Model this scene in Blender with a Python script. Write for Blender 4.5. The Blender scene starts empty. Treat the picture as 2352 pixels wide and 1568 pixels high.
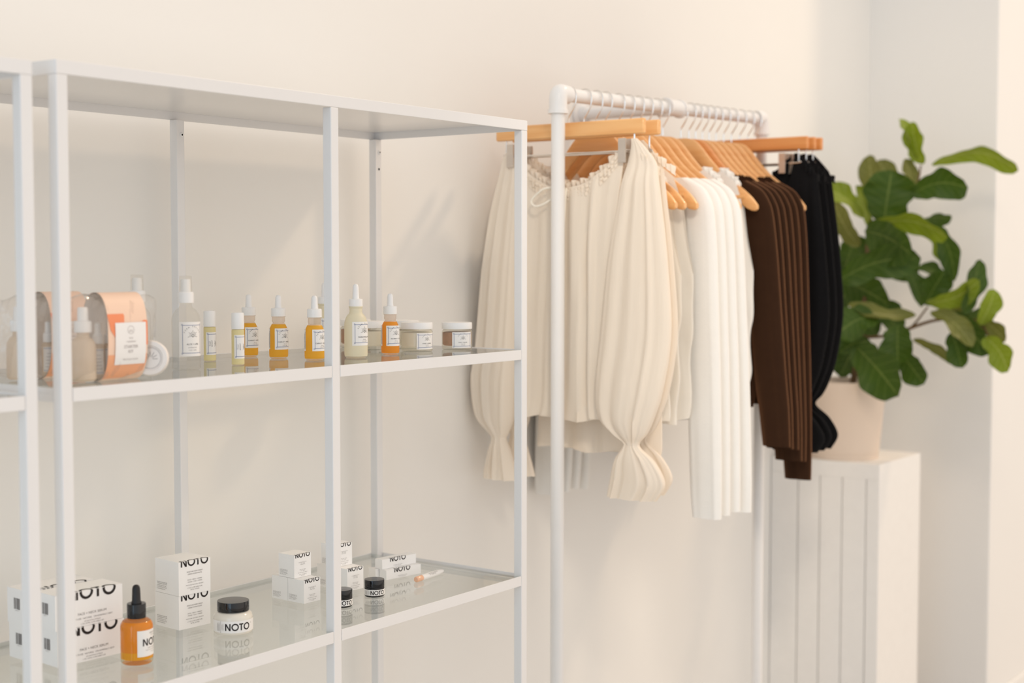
import bpy, math, random
from mathutils import Vector, Matrix

S = bpy.context.scene
COL = S.collection
PI = math.pi

# ---------------------------------------------------------------- camera
CAM = Vector((-1.1499, -1.5304, 1.5039))
RIGHT = Vector((0.58834, -0.80861, 0.00038))
UP = Vector((0.04466, 0.03297, 0.99846))
FWD = Vector((0.80738, 0.58742, -0.05550))
cam = bpy.data.cameras.new('camera')
cam.sensor_width = 36.0
cam.lens = 3388.3 * 36.0 / 2352.0
cam.clip_start = 0.05
cam.dof.use_dof = True
cam.dof.focus_distance = 2.42
cam.dof.aperture_fstop = 3.2
cam_ob = bpy.data.objects.new('camera', cam)
COL.objects.link(cam_ob)
M = Matrix.Identity(4)
for i in range(3):
    M[i][0], M[i][1], M[i][2], M[i][3] = RIGHT[i], UP[i], -FWD[i], CAM[i]
cam_ob.matrix_world = M
S.camera = cam_ob
S.view_settings.view_transform = 'Standard'
S.view_settings.look = 'None'
S.view_settings.gamma = 1.0
S.view_settings.exposure = -0.15
S.view_settings.use_curve_mapping = False
S.cycles.use_denoising = True
S.cycles.transparent_max_bounces = 32
S.cycles.max_bounces = 14
S.cycles.transmission_bounces = 14
S.cycles.sample_clamp_indirect = 8.0

# ---------------------------------------------------------------- light
world = bpy.data.worlds.new('daylit_shop')
S.world = world
world.use_nodes = True
wn = world.node_tree
wn.nodes.clear()
wo = wn.nodes.new('ShaderNodeOutputWorld')
wb = wn.nodes.new('ShaderNodeBackground')
tc = wn.nodes.new('ShaderNodeTexCoord')
sx = wn.nodes.new('ShaderNodeSeparateXYZ')
cr = wn.nodes.new('ShaderNodeValToRGB')
mr = wn.nodes.new('ShaderNodeMapRange')
mr.inputs['From Min'].default_value = -1.0
mr.inputs['From Max'].default_value = 1.0
cr.color_ramp.elements[0].position = 0.10
cr.color_ramp.elements[0].color = (0.74, 0.81, 0.87, 1)
cr.color_ramp.elements[1].position = 0.55
cr.color_ramp.elements[1].color = (1.0, 0.905, 0.815, 1)
wn.links.new(tc.outputs['Generated'], sx.inputs[0])
wn.links.new(sx.outputs['X'], mr.inputs['Value'])
wn.links.new(mr.outputs[0], cr.inputs[0])
wn.links.new(cr.outputs[0], wb.inputs['Color'])
my = wn.nodes.new('ShaderNodeMapRange')          # brighter from the shop front, dimmer overhead
my.inputs['From Min'].default_value = -1.0
my.inputs['From Max'].default_value = 0.3
my.inputs['To Min'].default_value = 1.34
my.inputs['To Max'].default_value = 0.80
wn.links.new(sx.outputs['Y'], my.inputs['Value'])
wn.links.new(my.outputs[0], wb.inputs['Strength'])
wn.links.new(wb.outputs[0], wo.inputs['Surface'])

key = bpy.data.lights.new('high_warm_light', 'AREA')
key.shape = 'DISK'
key.size = 0.55
key.energy = 140
key.color = (1.0, 0.75, 0.51)
key_ob = bpy.data.objects.new('high_warm_light', key)
COL.objects.link(key_ob)
key_ob.location = (5.70, -2.10, 6.40)
key_ob.rotation_euler = (key_ob.location - Vector((1.4, 0.3, 1.4))).to_track_quat('Z', 'Y').to_euler()

clothes_fill = bpy.data.lights.new('added_fill_spot', 'SPOT')  # added fill, no real fitting: brightens the left faces of the hanging clothes
clothes_fill.energy = 84
clothes_fill.color = (1.0, 0.86, 0.70)
clothes_fill.spot_size = math.radians(25)
clothes_fill.spot_blend = 0.6
clothes_fill.shadow_soft_size = 0.16
clothes_fill_ob = bpy.data.objects.new('added_fill_spot', clothes_fill)
COL.objects.link(clothes_fill_ob)
clothes_fill_ob.location = (-0.2, -1.3, 2.6)
clothes_fill_ob.rotation_euler = (clothes_fill_ob.location - Vector((1.75, 0.10, 1.30))).to_track_quat('Z', 'Y').to_euler()

wall_fill = bpy.data.lights.new('added_fill_spot', 'SPOT')  # second added fill, unseen: warms the jutting wall's side face and the plant
wall_fill.energy = 62
wall_fill.color = (1.0, 0.80, 0.60)
wall_fill.spot_size = math.radians(40)
wall_fill.spot_blend = 0.8
wall_fill.shadow_soft_size = 0.25
wall_fill_ob = bpy.data.objects.new('added_fill_spot', wall_fill)
COL.objects.link(wall_fill_ob)
wall_fill_ob.location = (0.75, -0.95, 2.9)
wall_fill_ob.rotation_euler = (wall_fill_ob.location - Vector((3.5, 0.15, 1.55))).to_track_quat('Z', 'Y').to_euler()

win = bpy.data.lights.new('window_light', 'AREA')
win.shape = 'RECTANGLE'
win.size, win.size_y = 1.4, 2.2
win.energy = 17
win.color = (0.52, 0.76, 1.0)
win_ob = bpy.data.objects.new('window_light', win)
COL.objects.link(win_ob)
win_ob.location = (-2.6, -0.9, 1.5)
win_ob.rotation_euler = Vector((-1, -0.25, 0)).to_track_quat('Z', 'Y').to_euler()

# ---------------------------------------------------------------- colour + materials
ILL = (0.97, 0.86, 0.72)

def lin(c):
    c = c / 255.0
    return c / 12.92 if c <= 0.04045 else ((c + 0.055) / 1.055) ** 2.4

def alb(r, g, b):
    """paint colour of a thing seen as (r, g, b) in the warm room light"""
    return tuple(min(0.94, lin(v) / k) for v, k in zip((r, g, b), ILL)) + (1,)

def mat(name, col, rough=0.5, metal=0.0, trans=0.0, coat=0.0, sheen=0.0, sss=0.0, noise=0.03, nscale=30,
        bump=0.0, bscale=60, spec=0.5, ior=1.45, translucent=0.0, aniso=(1, 1, 1)):
    m = bpy.data.materials.new(name)
    m.use_nodes = True
    nt = m.node_tree
    b = nt.nodes['Principled BSDF']
    tcn = nt.nodes.new('ShaderNodeTexCoord')
    mp = nt.nodes.new('ShaderNodeMapping')
    mp.inputs['Scale'].default_value = aniso
    nt.links.new(tcn.outputs['Object'], mp.inputs[0])
    nz = nt.nodes.new('ShaderNodeTexNoise')
    nz.inputs['Scale'].default_value = nscale
    nz.inputs['Detail'].default_value = 4
    nt.links.new(mp.outputs[0], nz.inputs['Vector'])
    mx = nt.nodes.new('ShaderNodeMix')
    mx.data_type = 'RGBA'
    mx.inputs['A'].default_value = tuple(max(0, c * (1 - noise)) for c in col[:3]) + (1,)
    mx.inputs['B'].default_value = tuple(min(1, c * (1 + noise)) for c in col[:3]) + (1,)
    nt.links.new(nz.outputs['Fac'], mx.inputs['Factor'])
    nt.links.new(mx.outputs['Result'], b.inputs['Base Color'])
    b.inputs['Roughness'].default_value = rough
    b.inputs['Metallic'].default_value = metal
    b.inputs['Transmission Weight'].default_value = trans
    b.inputs['Coat Weight'].default_value = coat
    b.inputs['Coat Roughness'].default_value = 0.05
    b.inputs['Sheen Weight'].default_value = sheen
    b.inputs['Specular IOR Level'].default_value = spec
    b.inputs['IOR'].default_value = ior
    if bump:
        nb = nt.nodes.new('ShaderNodeTexNoise')
        nb.inputs['Scale'].default_value = bscale
        nb.inputs['Detail'].default_value = 6
        nt.links.new(mp.outputs[0], nb.inputs['Vector'])
        bp = nt.nodes.new('ShaderNodeBump')
        bp.inputs['Strength'].default_value = bump
        bp.inputs['Distance'].default_value = 0.004
        nt.links.new(nb.outputs['Fac'], bp.inputs['Height'])
        nt.links.new(bp.outputs[0], b.inputs['Normal'])
    if translucent:
        tr = nt.nodes.new('ShaderNodeBsdfTranslucent')
        nt.links.new(mx.outputs['Result'], tr.inputs['Color'])
        ms = nt.nodes.new('ShaderNodeMixShader')
        ms.inputs[0].default_value = translucent
        nt.links.new(b.outputs[0], ms.inputs[1])
        nt.links.new(tr.outputs[0], ms.inputs[2])
        nt.links.new(ms.outputs[0], nt.nodes['Material Output'].inputs['Surface'])
    return m

def clear_mat(name, tint, rough=0.02, ior=1.5, haze=0.0, hazecol=(0.9, 0.9, 0.9, 1), bump=0.0, bscale=40):
    """thin clear sheet: light passes straight through, the surface mirrors by Fresnel"""
    m = bpy.data.materials.new(name)
    m.use_nodes = True
    nt = m.node_tree
    nt.nodes.clear()
    out = nt.nodes.new('ShaderNodeOutputMaterial')
    tp = nt.nodes.new('ShaderNodeBsdfTransparent')
    tp.inputs[0].default_value = tint
    gl = nt.nodes.new('ShaderNodeBsdfGlossy')
    gl.inputs['Roughness'].default_value = rough
    fr = nt.nodes.new('ShaderNodeFresnel')
    gi = nt.nodes.new('ShaderNodeNewGeometry')
    mi = nt.nodes.new('ShaderNodeMix')          # the same mirror strength on the way in and out
    mi.inputs['A'].default_value = ior
    mi.inputs['B'].default_value = 1.0 / ior
    nt.links.new(gi.outputs['Backfacing'], mi.inputs['Factor'])
    nt.links.new(mi.outputs['Result'], fr.inputs['IOR'])
    if bump:
        nb = nt.nodes.new('ShaderNodeTexNoise')
        nb.inputs['Scale'].default_value = bscale
        bp = nt.nodes.new('ShaderNodeBump')
        bp.inputs['Strength'].default_value = bump
        bp.inputs['Distance'].default_value = 0.01
        tcn = nt.nodes.new('ShaderNodeTexCoord')
        nt.links.new(tcn.outputs['Object'], nb.inputs['Vector'])
        nt.links.new(nb.outputs['Fac'], bp.inputs['Height'])
        nt.links.new(bp.outputs[0], gl.inputs['Normal'])
        nt.links.new(bp.outputs[0], fr.inputs['Normal'])
    ms = nt.nodes.new('ShaderNodeMixShader')
    nt.links.new(fr.outputs[0], ms.inputs[0])
    base = tp
    if haze:
        df = nt.nodes.new('ShaderNodeBsdfDiffuse')
        df.inputs[0].default_value = hazecol
        mh = nt.nodes.new('ShaderNodeMixShader')
        mh.inputs[0].default_value = haze
        nt.links.new(tp.outputs[0], mh.inputs[1])
        nt.links.new(df.outputs[0], mh.inputs[2])
        base = mh
    nt.links.new(base.outputs[0], ms.inputs[1])
    nt.links.new(gl.outputs[0], ms.inputs[2])
    nt.links.new(ms.outputs[0], out.inputs['Surface'])
    return m

def wood_mat(name, c0, c1):
    m = mat(name, c0, rough=0.38, coat=0.15, noise=0.02)
    nt = m.node_tree
    b = nt.nodes['Principled BSDF']
    tcn = nt.nodes.new('ShaderNodeTexCoord')
    mp = nt.nodes.new('ShaderNodeMapping')
    mp.inputs['Scale'].default_value = (30, 2.2, 40)
    nt.links.new(tcn.outputs['Object'], mp.inputs[0])
    nz = nt.nodes.new('ShaderNodeTexNoise')
    nz.inputs['Scale'].default_value = 3.0
    nz.inputs['Detail'].default_value = 5
    nt.links.new(mp.outputs[0], nz.inputs['Vector'])
    rp = nt.nodes.new('ShaderNodeValToRGB')
    rp.color_ramp.elements[0].position, rp.color_ramp.elements[0].color = 0.35, c1
    rp.color_ramp.elements[1].position, rp.color_ramp.elements[1].color = 0.65, c0
    nt.links.new(nz.outputs['Fac'], rp.inputs[0])
    nt.links.new(rp.outputs[0], b.inputs['Base Color'])
    return m

def leaf_mat(name, top, under, vein):
    m = bpy.data.materials.new(name)
    m.use_nodes = True
    nt = m.node_tree
    b = nt.nodes['Principled BSDF']
    b.inputs['Roughness'].default_value = 0.5
    b.inputs['Specular IOR Level'].default_value = 0.3
    uv = nt.nodes.new('ShaderNodeUVMap')
    sp = nt.nodes.new('ShaderNodeSeparateXYZ')
    nt.links.new(uv.outputs[0], sp.inputs[0])
    def math_(op, a, bb=None, c=None):
        n = nt.nodes.new('ShaderNodeMath')
        n.operation = op
        for k, v in enumerate((a, bb, c)):
            if v is None:
                continue
            if isinstance(v, (int, float)):
                n.inputs[k].default_value = v
            else:
                nt.links.new(v, n.inputs[k])
        return n.outputs[0]
    av = math_('ABSOLUTE', sp.outputs['X'])
    mid = math_('LESS_THAN', av, 0.045)
    ph = math_('SUBTRACT', math_('MULTIPLY', sp.outputs['Y'], 7.0), math_('MULTIPLY', av, 1.6))
    side = math_('LESS_THAN', math_('FRACT', ph), 0.10)
    vv = math_('MAXIMUM', mid, math_('MULTIPLY', side, 0.55))
    nz = nt.nodes.new('ShaderNodeTexNoise')
    nz.inputs['Scale'].default_value = 14
    tcn = nt.nodes.new('ShaderNodeTexCoord')
    nt.links.new(tcn.outputs['Object'], nz.inputs['Vector'])
    geo = nt.nodes.new('ShaderNodeNewGeometry')
    mx0 = nt.nodes.new('ShaderNodeMix'); mx0.data_type = 'RGBA'
    mx0.inputs['A'].default_value = tuple(c * 0.75 for c in top[:3]) + (1,)
    mx0.inputs['B'].default_value = tuple(c * 1.25 for c in top[:3]) + (1,)
    nt.links.new(nz.outputs['Fac'], mx0.inputs['Factor'])
    mx1 = nt.nodes.new('ShaderNodeMix'); mx1.data_type = 'RGBA'
    mx1.inputs['B'].default_value = under
    nt.links.new(geo.outputs['Backfacing'], mx1.inputs['Factor'])
    nt.links.new(mx0.outputs['Result'], mx1.inputs['A'])
    mx2 = nt.nodes.new('ShaderNodeMix'); mx2.data_type = 'RGBA'
    mx2.inputs['B'].default_value = vein
    nt.links.new(math_('MULTIPLY', vv, 0.5), mx2.inputs['Factor'])
    nt.links.new(mx1.outputs['Result'], mx2.inputs['A'])
    nt.links.new(mx2.outputs['Result'], b.inputs['Base Color'])
    tr = nt.nodes.new('ShaderNodeBsdfTranslucent')
    nt.links.new(mx2.outputs['Result'], tr.inputs['Color'])
    ms = nt.nodes.new('ShaderNodeMixShader')
    ms.inputs[0].default_value = 0.22
    nt.links.new(b.outputs[0], ms.inputs[1])
    nt.links.new(tr.outputs[0], ms.inputs[2])
    nt.links.new(ms.outputs[0], nt.nodes['Material Output'].inputs['Surface'])
    return m

m_wall = mat('white_plaster', (0.87, 0.845, 0.805, 1), rough=0.75, noise=0.012, nscale=2.5, bump=0.25, bscale=9, spec=0.25)
m_wall2 = mat('white_wall_paint', (0.86, 0.835, 0.80, 1), rough=0.7, noise=0.012, nscale=2, bump=0.08, bscale=30, spec=0.25)
m_floor = mat('pale_concrete', (0.76, 0.71, 0.66, 1), rough=0.45, noise=0.06, nscale=3)
m_trim = mat('white_trim_paint', (0.88, 0.85, 0.81, 1), rough=0.4)
m_metal_w = mat('white_powder_coated_steel', (0.80, 0.785, 0.775, 1), rough=0.28, noise=0.01, coat=0.15)
m_glass = clear_mat('clear_shelf_glass', (0.965, 0.98, 0.97, 1), 0.005, 1.45)
m_pipe = mat('white_painted_pipe', (0.83, 0.81, 0.79, 1), rough=0.3, noise=0.01, coat=0.1)
m_chrome = mat('brushed_chrome', (0.78, 0.75, 0.71, 1), rough=0.22, metal=1.0, noise=0.02)
m_clip = mat('satin_nickel', (0.66, 0.60, 0.54, 1), rough=0.38, metal=0.85, noise=0.03)
m_wood = wood_mat('pale_maple', alb(234, 172, 106), alb(226, 158, 92))
m_wood2 = wood_mat('warm_maple', alb(226, 146, 78), alb(214, 130, 62))
m_cream = mat('cream_cotton_gauze', (0.94, 0.845, 0.725, 1), rough=0.9, sheen=0.15, noise=0.03, nscale=60, bump=0.2, bscale=120, spec=0.15, translucent=0.22, aniso=(1, 1, 0.15))
m_ivory = mat('ivory_cotton', (0.91, 0.86, 0.78, 1), rough=0.9, sheen=0.1, noise=0.02, nscale=50, bump=0.1, bscale=150, spec=0.15, translucent=0.2)
m_whitec = mat('white_knit', (0.91, 0.885, 0.84, 1), rough=0.92, sheen=0.12, noise=0.02, nscale=50, bump=0.15, bscale=250, spec=0.12, translucent=0.05)
m_brown = mat('brown_velvet_knit', (0.030, 0.0135, 0.0070, 1), rough=0.95, sheen=0.65, noise=0.15, nscale=40, bump=0.15, bscale=250, spec=0.1)
m_brown.node_tree.nodes['Principled BSDF'].inputs['Sheen Tint'].default_value = (0.75, 0.36, 0.18, 1)
m_black = mat('black_cotton_gauze', (0.0075, 0.007, 0.0075, 1), rough=0.9, sheen=0.03, noise=0.1, nscale=40, bump=0.3, bscale=120, spec=0.12)
m_card = mat('white_carton', (0.95, 0.93, 0.91, 1), rough=0.55, noise=0.01)
m_ink = mat('dark_brown_ink', (0.016, 0.010, 0.009, 1), rough=0.6)
m_ink2 = mat('soft_grey_ink', (0.22, 0.20, 0.19, 1), rough=0.6)
m_ink3 = mat('blue_grey_ink', (0.26, 0.29, 0.42, 1), rough=0.6)
m_ink4 = mat('faint_ink', (0.38, 0.34, 0.32, 1), rough=0.6)
m_paper = mat('white_label_paper', (0.90, 0.875, 0.85, 1), rough=0.5, noise=0.01)
m_capw = mat('white_plastic', (0.90, 0.885, 0.87, 1), rough=0.35, noise=0.01, coat=0.1)
m_blackp = mat('gloss_black_plastic', (0.008, 0.008, 0.009, 1), rough=0.07, noise=0.02, spec=0.6)
m_blackr = mat('black_rubber', (0.010, 0.009, 0.010, 1), rough=0.3, noise=0.05)
m_orange = mat('amber_oil_in_frosted_glass', (1.0, 0.61, 0.07, 1), rough=0.4, noise=0.02, translucent=0.5)
m_orange2 = mat('deep_orange_oil_in_frosted_glass', (1.0, 0.47, 0.06, 1), rough=0.4, noise=0.02, translucent=0.5)
m_neck = clear_mat('frosted_neck_glass', (0.93, 0.88, 0.83, 1), 0.3, 1.3, haze=0.3, hazecol=(0.9, 0.80, 0.71, 1))
m_pale = mat('pale_oil_in_frosted_glass', (0.92, 0.86, 0.67, 1), rough=0.4, noise=0.02, translucent=0.3)
m_yellow = mat('yellow_oil_in_frosted_glass', (0.92, 0.82, 0.46, 1), rough=0.4, noise=0.03, translucent=0.3)
m_clearg = clear_mat('clear_bottle_glass', (0.97, 0.96, 0.94, 1), 0.08, 1.12, haze=0.05)
m_jarglass = clear_mat('clear_jar_glass', (0.96, 0.95, 0.91, 1), 0.03, 1.3, haze=0.18, hazecol=(0.85, 0.80, 0.66, 1))
m_creamjar = mat('pale_balm', (0.96, 0.90, 0.79, 1), rough=0.45, noise=0.02, translucent=0.15)
m_scrub = mat('brown_sugar_scrub', (0.40, 0.155, 0.06, 1), rough=0.6, noise=0.55, nscale=70, bump=0.3, bscale=160)
m_milk = mat('milk_white_glass', (0.80, 0.75, 0.66, 1), rough=0.08, noise=0.01, coat=0.3)
m_amber = mat('amber_serum', (0.90, 0.31, 0.012, 1), rough=0.05, noise=0.05, coat=0.5, translucent=0.3)
m_amber2 = mat('golden_serum', (0.90, 0.42, 0.01, 1), rough=0.05, noise=0.05, coat=0.5, translucent=0.3)
m_serumglass = clear_mat('clear_serum_glass', (0.95, 0.93, 0.82, 1), 0.02, 1.4, haze=0.15, hazecol=(0.75, 0.68, 0.40, 1))
m_bag = clear_mat('clear_plastic_film', (0.98, 0.97, 0.96, 1), 0.05, 1.5, haze=0.06, hazecol=(0.95, 0.90, 0.86, 1), bump=0.9, bscale=34)
m_tan = mat('tan_toner_in_frosted_glass', (0.90, 0.78, 0.64, 1), rough=0.4, noise=0.03, translucent=0.4)
m_peach = mat('peach_printed_paper', (0.93, 0.66, 0.50, 1), rough=0.5, noise=0.03, nscale=20)
m_coral = mat('coral_print', (0.92, 0.30, 0.14, 1), rough=0.5, noise=0.06, nscale=20)
m_orangeprint = mat('orange_print', (0.92, 0.44, 0.24, 1), rough=0.5, noise=0.05, nscale=20)
m_greypaper = mat('grey_paper_back', (0.85, 0.80, 0.76, 1), rough=0.7)
m_soap = mat('white_soap', (0.87, 0.81, 0.76, 1), rough=0.5, noise=0.02)
m_pot = mat('blush_ceramic', (0.74, 0.61, 0.50, 1), rough=0.55, noise=0.03, nscale=8)
m_soil = mat('dark_soil', (0.05, 0.035, 0.022, 1), rough=0.95, noise=0.4, nscale=80, bump=0.6, bscale=90)
m_bark = mat('brown_stem_bark', (0.13, 0.075, 0.03, 1), rough=0.8, noise=0.3, nscale=40, bump=0.3)
m_leaf = leaf_mat('glossy_dark_fig_leaf', (0.046, 0.092, 0.006, 1), (0.17, 0.175, 0.045, 1), (0.20, 0.26, 0.06, 1))
m_leafy = leaf_mat('young_fig_leaf', (0.21, 0.28, 0.014, 1), (0.30, 0.34, 0.06, 1), (0.45, 0.50, 0.16, 1))
m_leafu = leaf_mat('matte_olive_fig_leaf', (0.15, 0.16, 0.03, 1), (0.30, 0.29, 0.10, 1), (0.38, 0.38, 0.14, 1))
m_cord = mat('cream_cord', (0.91, 0.85, 0.74, 1), rough=0.9)
m_peachgel = mat('peach_gloss', (0.88, 0.50, 0.32, 1), rough=0.15, noise=0.03, coat=0.4)
m_hole = mat('dark_hole', (0.01, 0.01, 0.01, 1), rough=0.9)

# ---------------------------------------------------------------- mesh helpers
class MB:
    def __init__(self):
        self.v, self.f, self.mi, self.mats, self.uv = [], [], [], [], None

    def m(self, material):
        if material not in self.mats:
            self.mats.append(material)
        return self.mats.index(material)

    def add(self, verts, faces, material):
        o = len(self.v)
        k = self.m(material)
        self.v += [tuple(p) for p in verts]
        for f in faces:
            self.f.append(tuple(i + o for i in f))
            self.mi.append(k)

    def box(self, x0, x1, y0, y1, z0, z1, material):
        v = [(x, y, z) for z in (z0, z1) for y in (y0, y1) for x in (x0, x1)]
        self.add(v, [(0, 2, 3, 1), (4, 5, 7, 6), (0, 1, 5, 4), (2, 6, 7, 3), (0, 4, 6, 2), (1, 3, 7, 5)], material)

    def lathe(self, prof, material, n=40, c=(0, 0, 0)):
        """prof: (r, z) or (r, z, material of the band that ends here)"""
        rings = []
        o = len(self.v)
        for p in prof:
            r, z = p[0], p[1]
            rings.append(r)
            for i in range(n):
                a = 2 * PI * i / n
                self.v.append((c[0] + max(r, 1e-5) * math.cos(a), c[1] + max(r, 1e-5) * math.sin(a), c[2] + z))
        for j in range(len(prof) - 1):
            k = self.m(prof[j + 1][2] if len(prof[j + 1]) > 2 else material)
            for i in range(n):
                i2 = (i + 1) % n
                self.f.append((o + j * n + i, o + j * n + i2, o + (j + 1) * n + i2, o + (j + 1) * n + i))
                self.mi.append(k)

    def tube(self, pts, r, material, n=10):
        pts = [Vector(p) for p in pts]
        o = len(self.v)
        up = None
        for i, p in enumerate(pts):
            t = (pts[min(i + 1, len(pts) - 1)] - pts[max(i - 1, 0)]).normalized()
            if up is None:
                up = t.orthogonal().normalized()
            up = (up - t * up.dot(t)).normalized()
            w = t.cross(up)
            rr = r[i] if isinstance(r, (list, tuple)) else r
            for k in range(n):
                a = 2 * PI * k / n
                self.v.append(tuple(p + up * (rr * math.cos(a)) + w * (rr * math.sin(a))))
        k0 = self.m(material)
        for j in range(len(pts) - 1):
            for i in range(n):
                i2 = (i + 1) % n
                self.f.append((o + j * n + i, o + j * n + i2, o + (j + 1) * n + i2, o + (j + 1) * n + i))
                self.mi.append(k0)
        self.f.append(tuple(o + i for i in reversed(range(n)))); self.mi.append(k0)
        e = o + (len(pts) - 1) * n
        self.f.append(tuple(e + i for i in range(n))); self.mi.append(k0)

    def grid(self, fn, nu, nv, material, closed_u=False):
        o = len(self.v)
        for j in range(nv + 1):
            for i in range(nu if closed_u else nu + 1):
                self.v.append(tuple(fn(i / nu, j / nv)))
        w = nu if closed_u else nu + 1
        k = self.m(material)
        for j in range(nv):
            for i in range(nu):
                i2 = (i + 1) % w
                self.f.append((o + j * w + i, o + j * w + i2, o + (j + 1) * w + i2, o + (j + 1) * w + i))
                self.mi.append(k)

    def build(self, name, parent=None, smooth=True, angle=38, bevel=0.0, solid=0.0, sub=0):
        me = bpy.data.meshes.new(name)
        me.from_pydata(self.v, [], self.f)
        for mt in self.mats:
            me.materials.append(mt)
        me.polygons.foreach_set('material_index', self.mi)
        if smooth:
            me.polygons.foreach_set('use_smooth', [True] * len(me.polygons))
            me.set_sharp_from_angle(angle=math.radians(angle))
        if self.uv:
            l = me.uv_layers.new(name='UVMap')
            for lp in me.loops:
                l.data[lp.index].uv = self.uv[lp.vertex_index]
        me.update()
        ob = bpy.data.objects.new(name, me)
        COL.objects.link(ob)
        if parent:
            ob.parent = parent
        if bevel:
            bm = ob.modifiers.new('edge', 'BEVEL')
            bm.width = bevel
            bm.segments = 2
            bm.limit_method = 'ANGLE'
        if solid:
            sm = ob.modifiers.new('thickness', 'SOLIDIFY')
            sm.thickness = solid
            sm.offset = 0
        if sub:
            ss = ob.modifiers.new('sub', 'SUBSURF')
            ss.levels = ss.render_levels = sub
        return ob

def tag(o, label, cat, group=None, kind=None):
    o['label'] = label
    if kind:
        o['kind'] = kind
    o['category'] = cat
    if group:
        o['group'] = group
    return o

def thing(name, loc, label, cat, rz=0.0, group=None):
    o = bpy.data.objects.new(name, None)
    o.empty_display_size = 0.05
    COL.objects.link(o)
    o.location = loc
    o.rotation_euler = (0, 0, rz)
    return tag(o, label, cat, group)

def crv(pts, n):
    """Catmull-Rom resample of tuples to n+1 samples"""
    out = []
    m_ = len(pts) - 1
    for k in range(n + 1):
        x = k / n * m_
        i = min(int(x), m_ - 1)
        t = x - i
        p = [pts[max(i - 1, 0)], pts[i], pts[i + 1], pts[min(i + 2, m_)]]
        out.append(tuple(0.5 * ((2 * b) + (-a + c) * t + (2 * a - 5 * b + 4 * c - d) * t * t + (-a + 3 * b - 3 * c + d) * t ** 3)
                         for a, b, c, d in zip(*p)))
    return out

# ---------------------------------------------------------------- lettering
_txt = {}
def glyphs(s):
    """(verts2d, faces, width) of a word, capital height 1, left edge at 0"""
    if s in _txt:
        return _txt[s]
    cu = bpy.data.curves.new('t', 'FONT')
    cu.body = s
    cu.resolution_u = 2
    ob = bpy.data.objects.new('t', cu)
    COL.objects.link(ob)
    dg = bpy.context.evaluated_depsgraph_get()
    dg.update()
    me = bpy.data.meshes.new_from_object(ob.evaluated_get(dg))
    vs = [(v.co.x, v.co.y) for v in me.vertices]
    fs = [tuple(p.vertices) for p in me.polygons]
    bpy.data.objects.remove(ob)
    bpy.data.meshes.remove(me)
    bpy.data.curves.remove(cu)
    x0 = min(v[0] for v in vs); x1 = max(v[0] for v in vs)
    k = 1 / 0.69
    vs = [((x - x0) * k, y * k) for x, y in vs]
    _txt[s] = (vs, fs, (x1 - x0) * k)
    return _txt[s]

def quad_letters():
    """the wide geometric capitals N O T O as fine quads, capital height 1"""
    V, F = [], []
    def strip(fn, nu, nv):
        o = len(V)
        for j in range(nv + 1):
            for i in range(nu + 1):
                V.append(fn(i / nu, j / nv))
        for j in range(nv):
            for i in range(nu):
                a = o + j * (nu + 1) + i
                F.append((a, a + 1, a + nu + 2, a + nu + 1))
    def bar(x0, x1, y0, y1, nu=2, nv=12):
        strip(lambda u, v: (x0 + (x1 - x0) * u, y0 + (y1 - y0) * v), nu, nv)
    def ring(cx, w, ro=0.53):
        strip(lambda u, v: (cx + (ro - w * u) * math.cos(2 * PI * v), 0.5 + (ro - w * u) * math.sin(2 * PI * v)), 1, 40)
    s = 0.185
    bar(0, s, 0, 1); bar(0.62, 0.62 + s, 0, 1)
    strip(lambda u, v: (0.0 + (0.785 - 0.2) * (1 - v) + 0.2 * u, v), 2, 12)
    ring(1.45, s)
    bar(2.03, 2.67, 1 - s, 1, 6, 3); bar(2.35 - s / 2, 2.35 + s / 2, 0, 1 - s, 2, 10)
    ring(3.25, s)
    return V, F, 3.78

LOGO = quad_letters()

def put(mb, g, fn, h, material, x=0.0, y=0.0, align=0.5):
    """place glyph outline g on a surface given by fn(s, t)"""
    vs, fs, w = g
    mb.add([fn(x + (a - w * align) * h, y + b * h) for a, b in vs], fs, material)

def line(mb, fn, x0, y0, x1, y1, w, material, n=8):
    dx, dy = x1 - x0, y1 - y0
    L = math.hypot(dx, dy)
    nx, ny = -dy / L * w / 2, dx / L * w / 2
    vs, fs = [], []
    for i in range(n + 1):
        t = i / n
        vs += [fn(x0 + dx * t + nx, y0 + dy * t + ny), fn(x0 + dx * t - nx, y0 + dy * t - ny)]
    for i in range(n):
        fs.append((2 * i, 2 * i + 1, 2 * i + 3, 2 * i + 2))
    mb.add(vs, fs, material)

def circle(mb, fn, x, y, r, w, material, n=14):
    vs, fs = [], []
    for i in range(n):
        a = 2 * PI * i / n
        vs += [fn(x + r * math.cos(a), y + r * math.sin(a)), fn(x + (r - w) * math.cos(a), y + (r - w) * math.sin(a))]
    for i in range(n):
        k = (i + 1) % n
        fs.append((2 * i, 2 * i + 1, 2 * k + 1, 2 * k))
    mb.add(vs, fs, material)

def patch(mb, fn, x0, x1, y0, y1, material, n=14, m_=1):
    vs, fs = [], []
    for i in range(n + 1):
        x = x0 + (x1 - x0) * i / n
        for j in range(m_ + 1):
            vs.append(fn(x, y0 + (y1 - y0) * j / m_))
    for i in range(n):
        for j in range(m_):
            a = i * (m_ + 1) + j
            fs.append((a, a + m_ + 1, a + m_ + 2, a + 1))
    mb.add(vs, fs, material)

def cyl(R, ac, zc, rot=False):
    def fn(s, t):
        if rot:
            s, t = t, -s
        a = ac + s / R
        return (R * math.cos(a), R * math.sin(a), zc + t)
    return fn

def layer(fn_at, base, step=0.00018):
    return [fn_at(base + step * i) for i in range(3)]

# ================================================================ the room
def structure(mb, name, **k):
    o = mb.build(name, **k)
    o['kind'] = 'structure'
    return o

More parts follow.
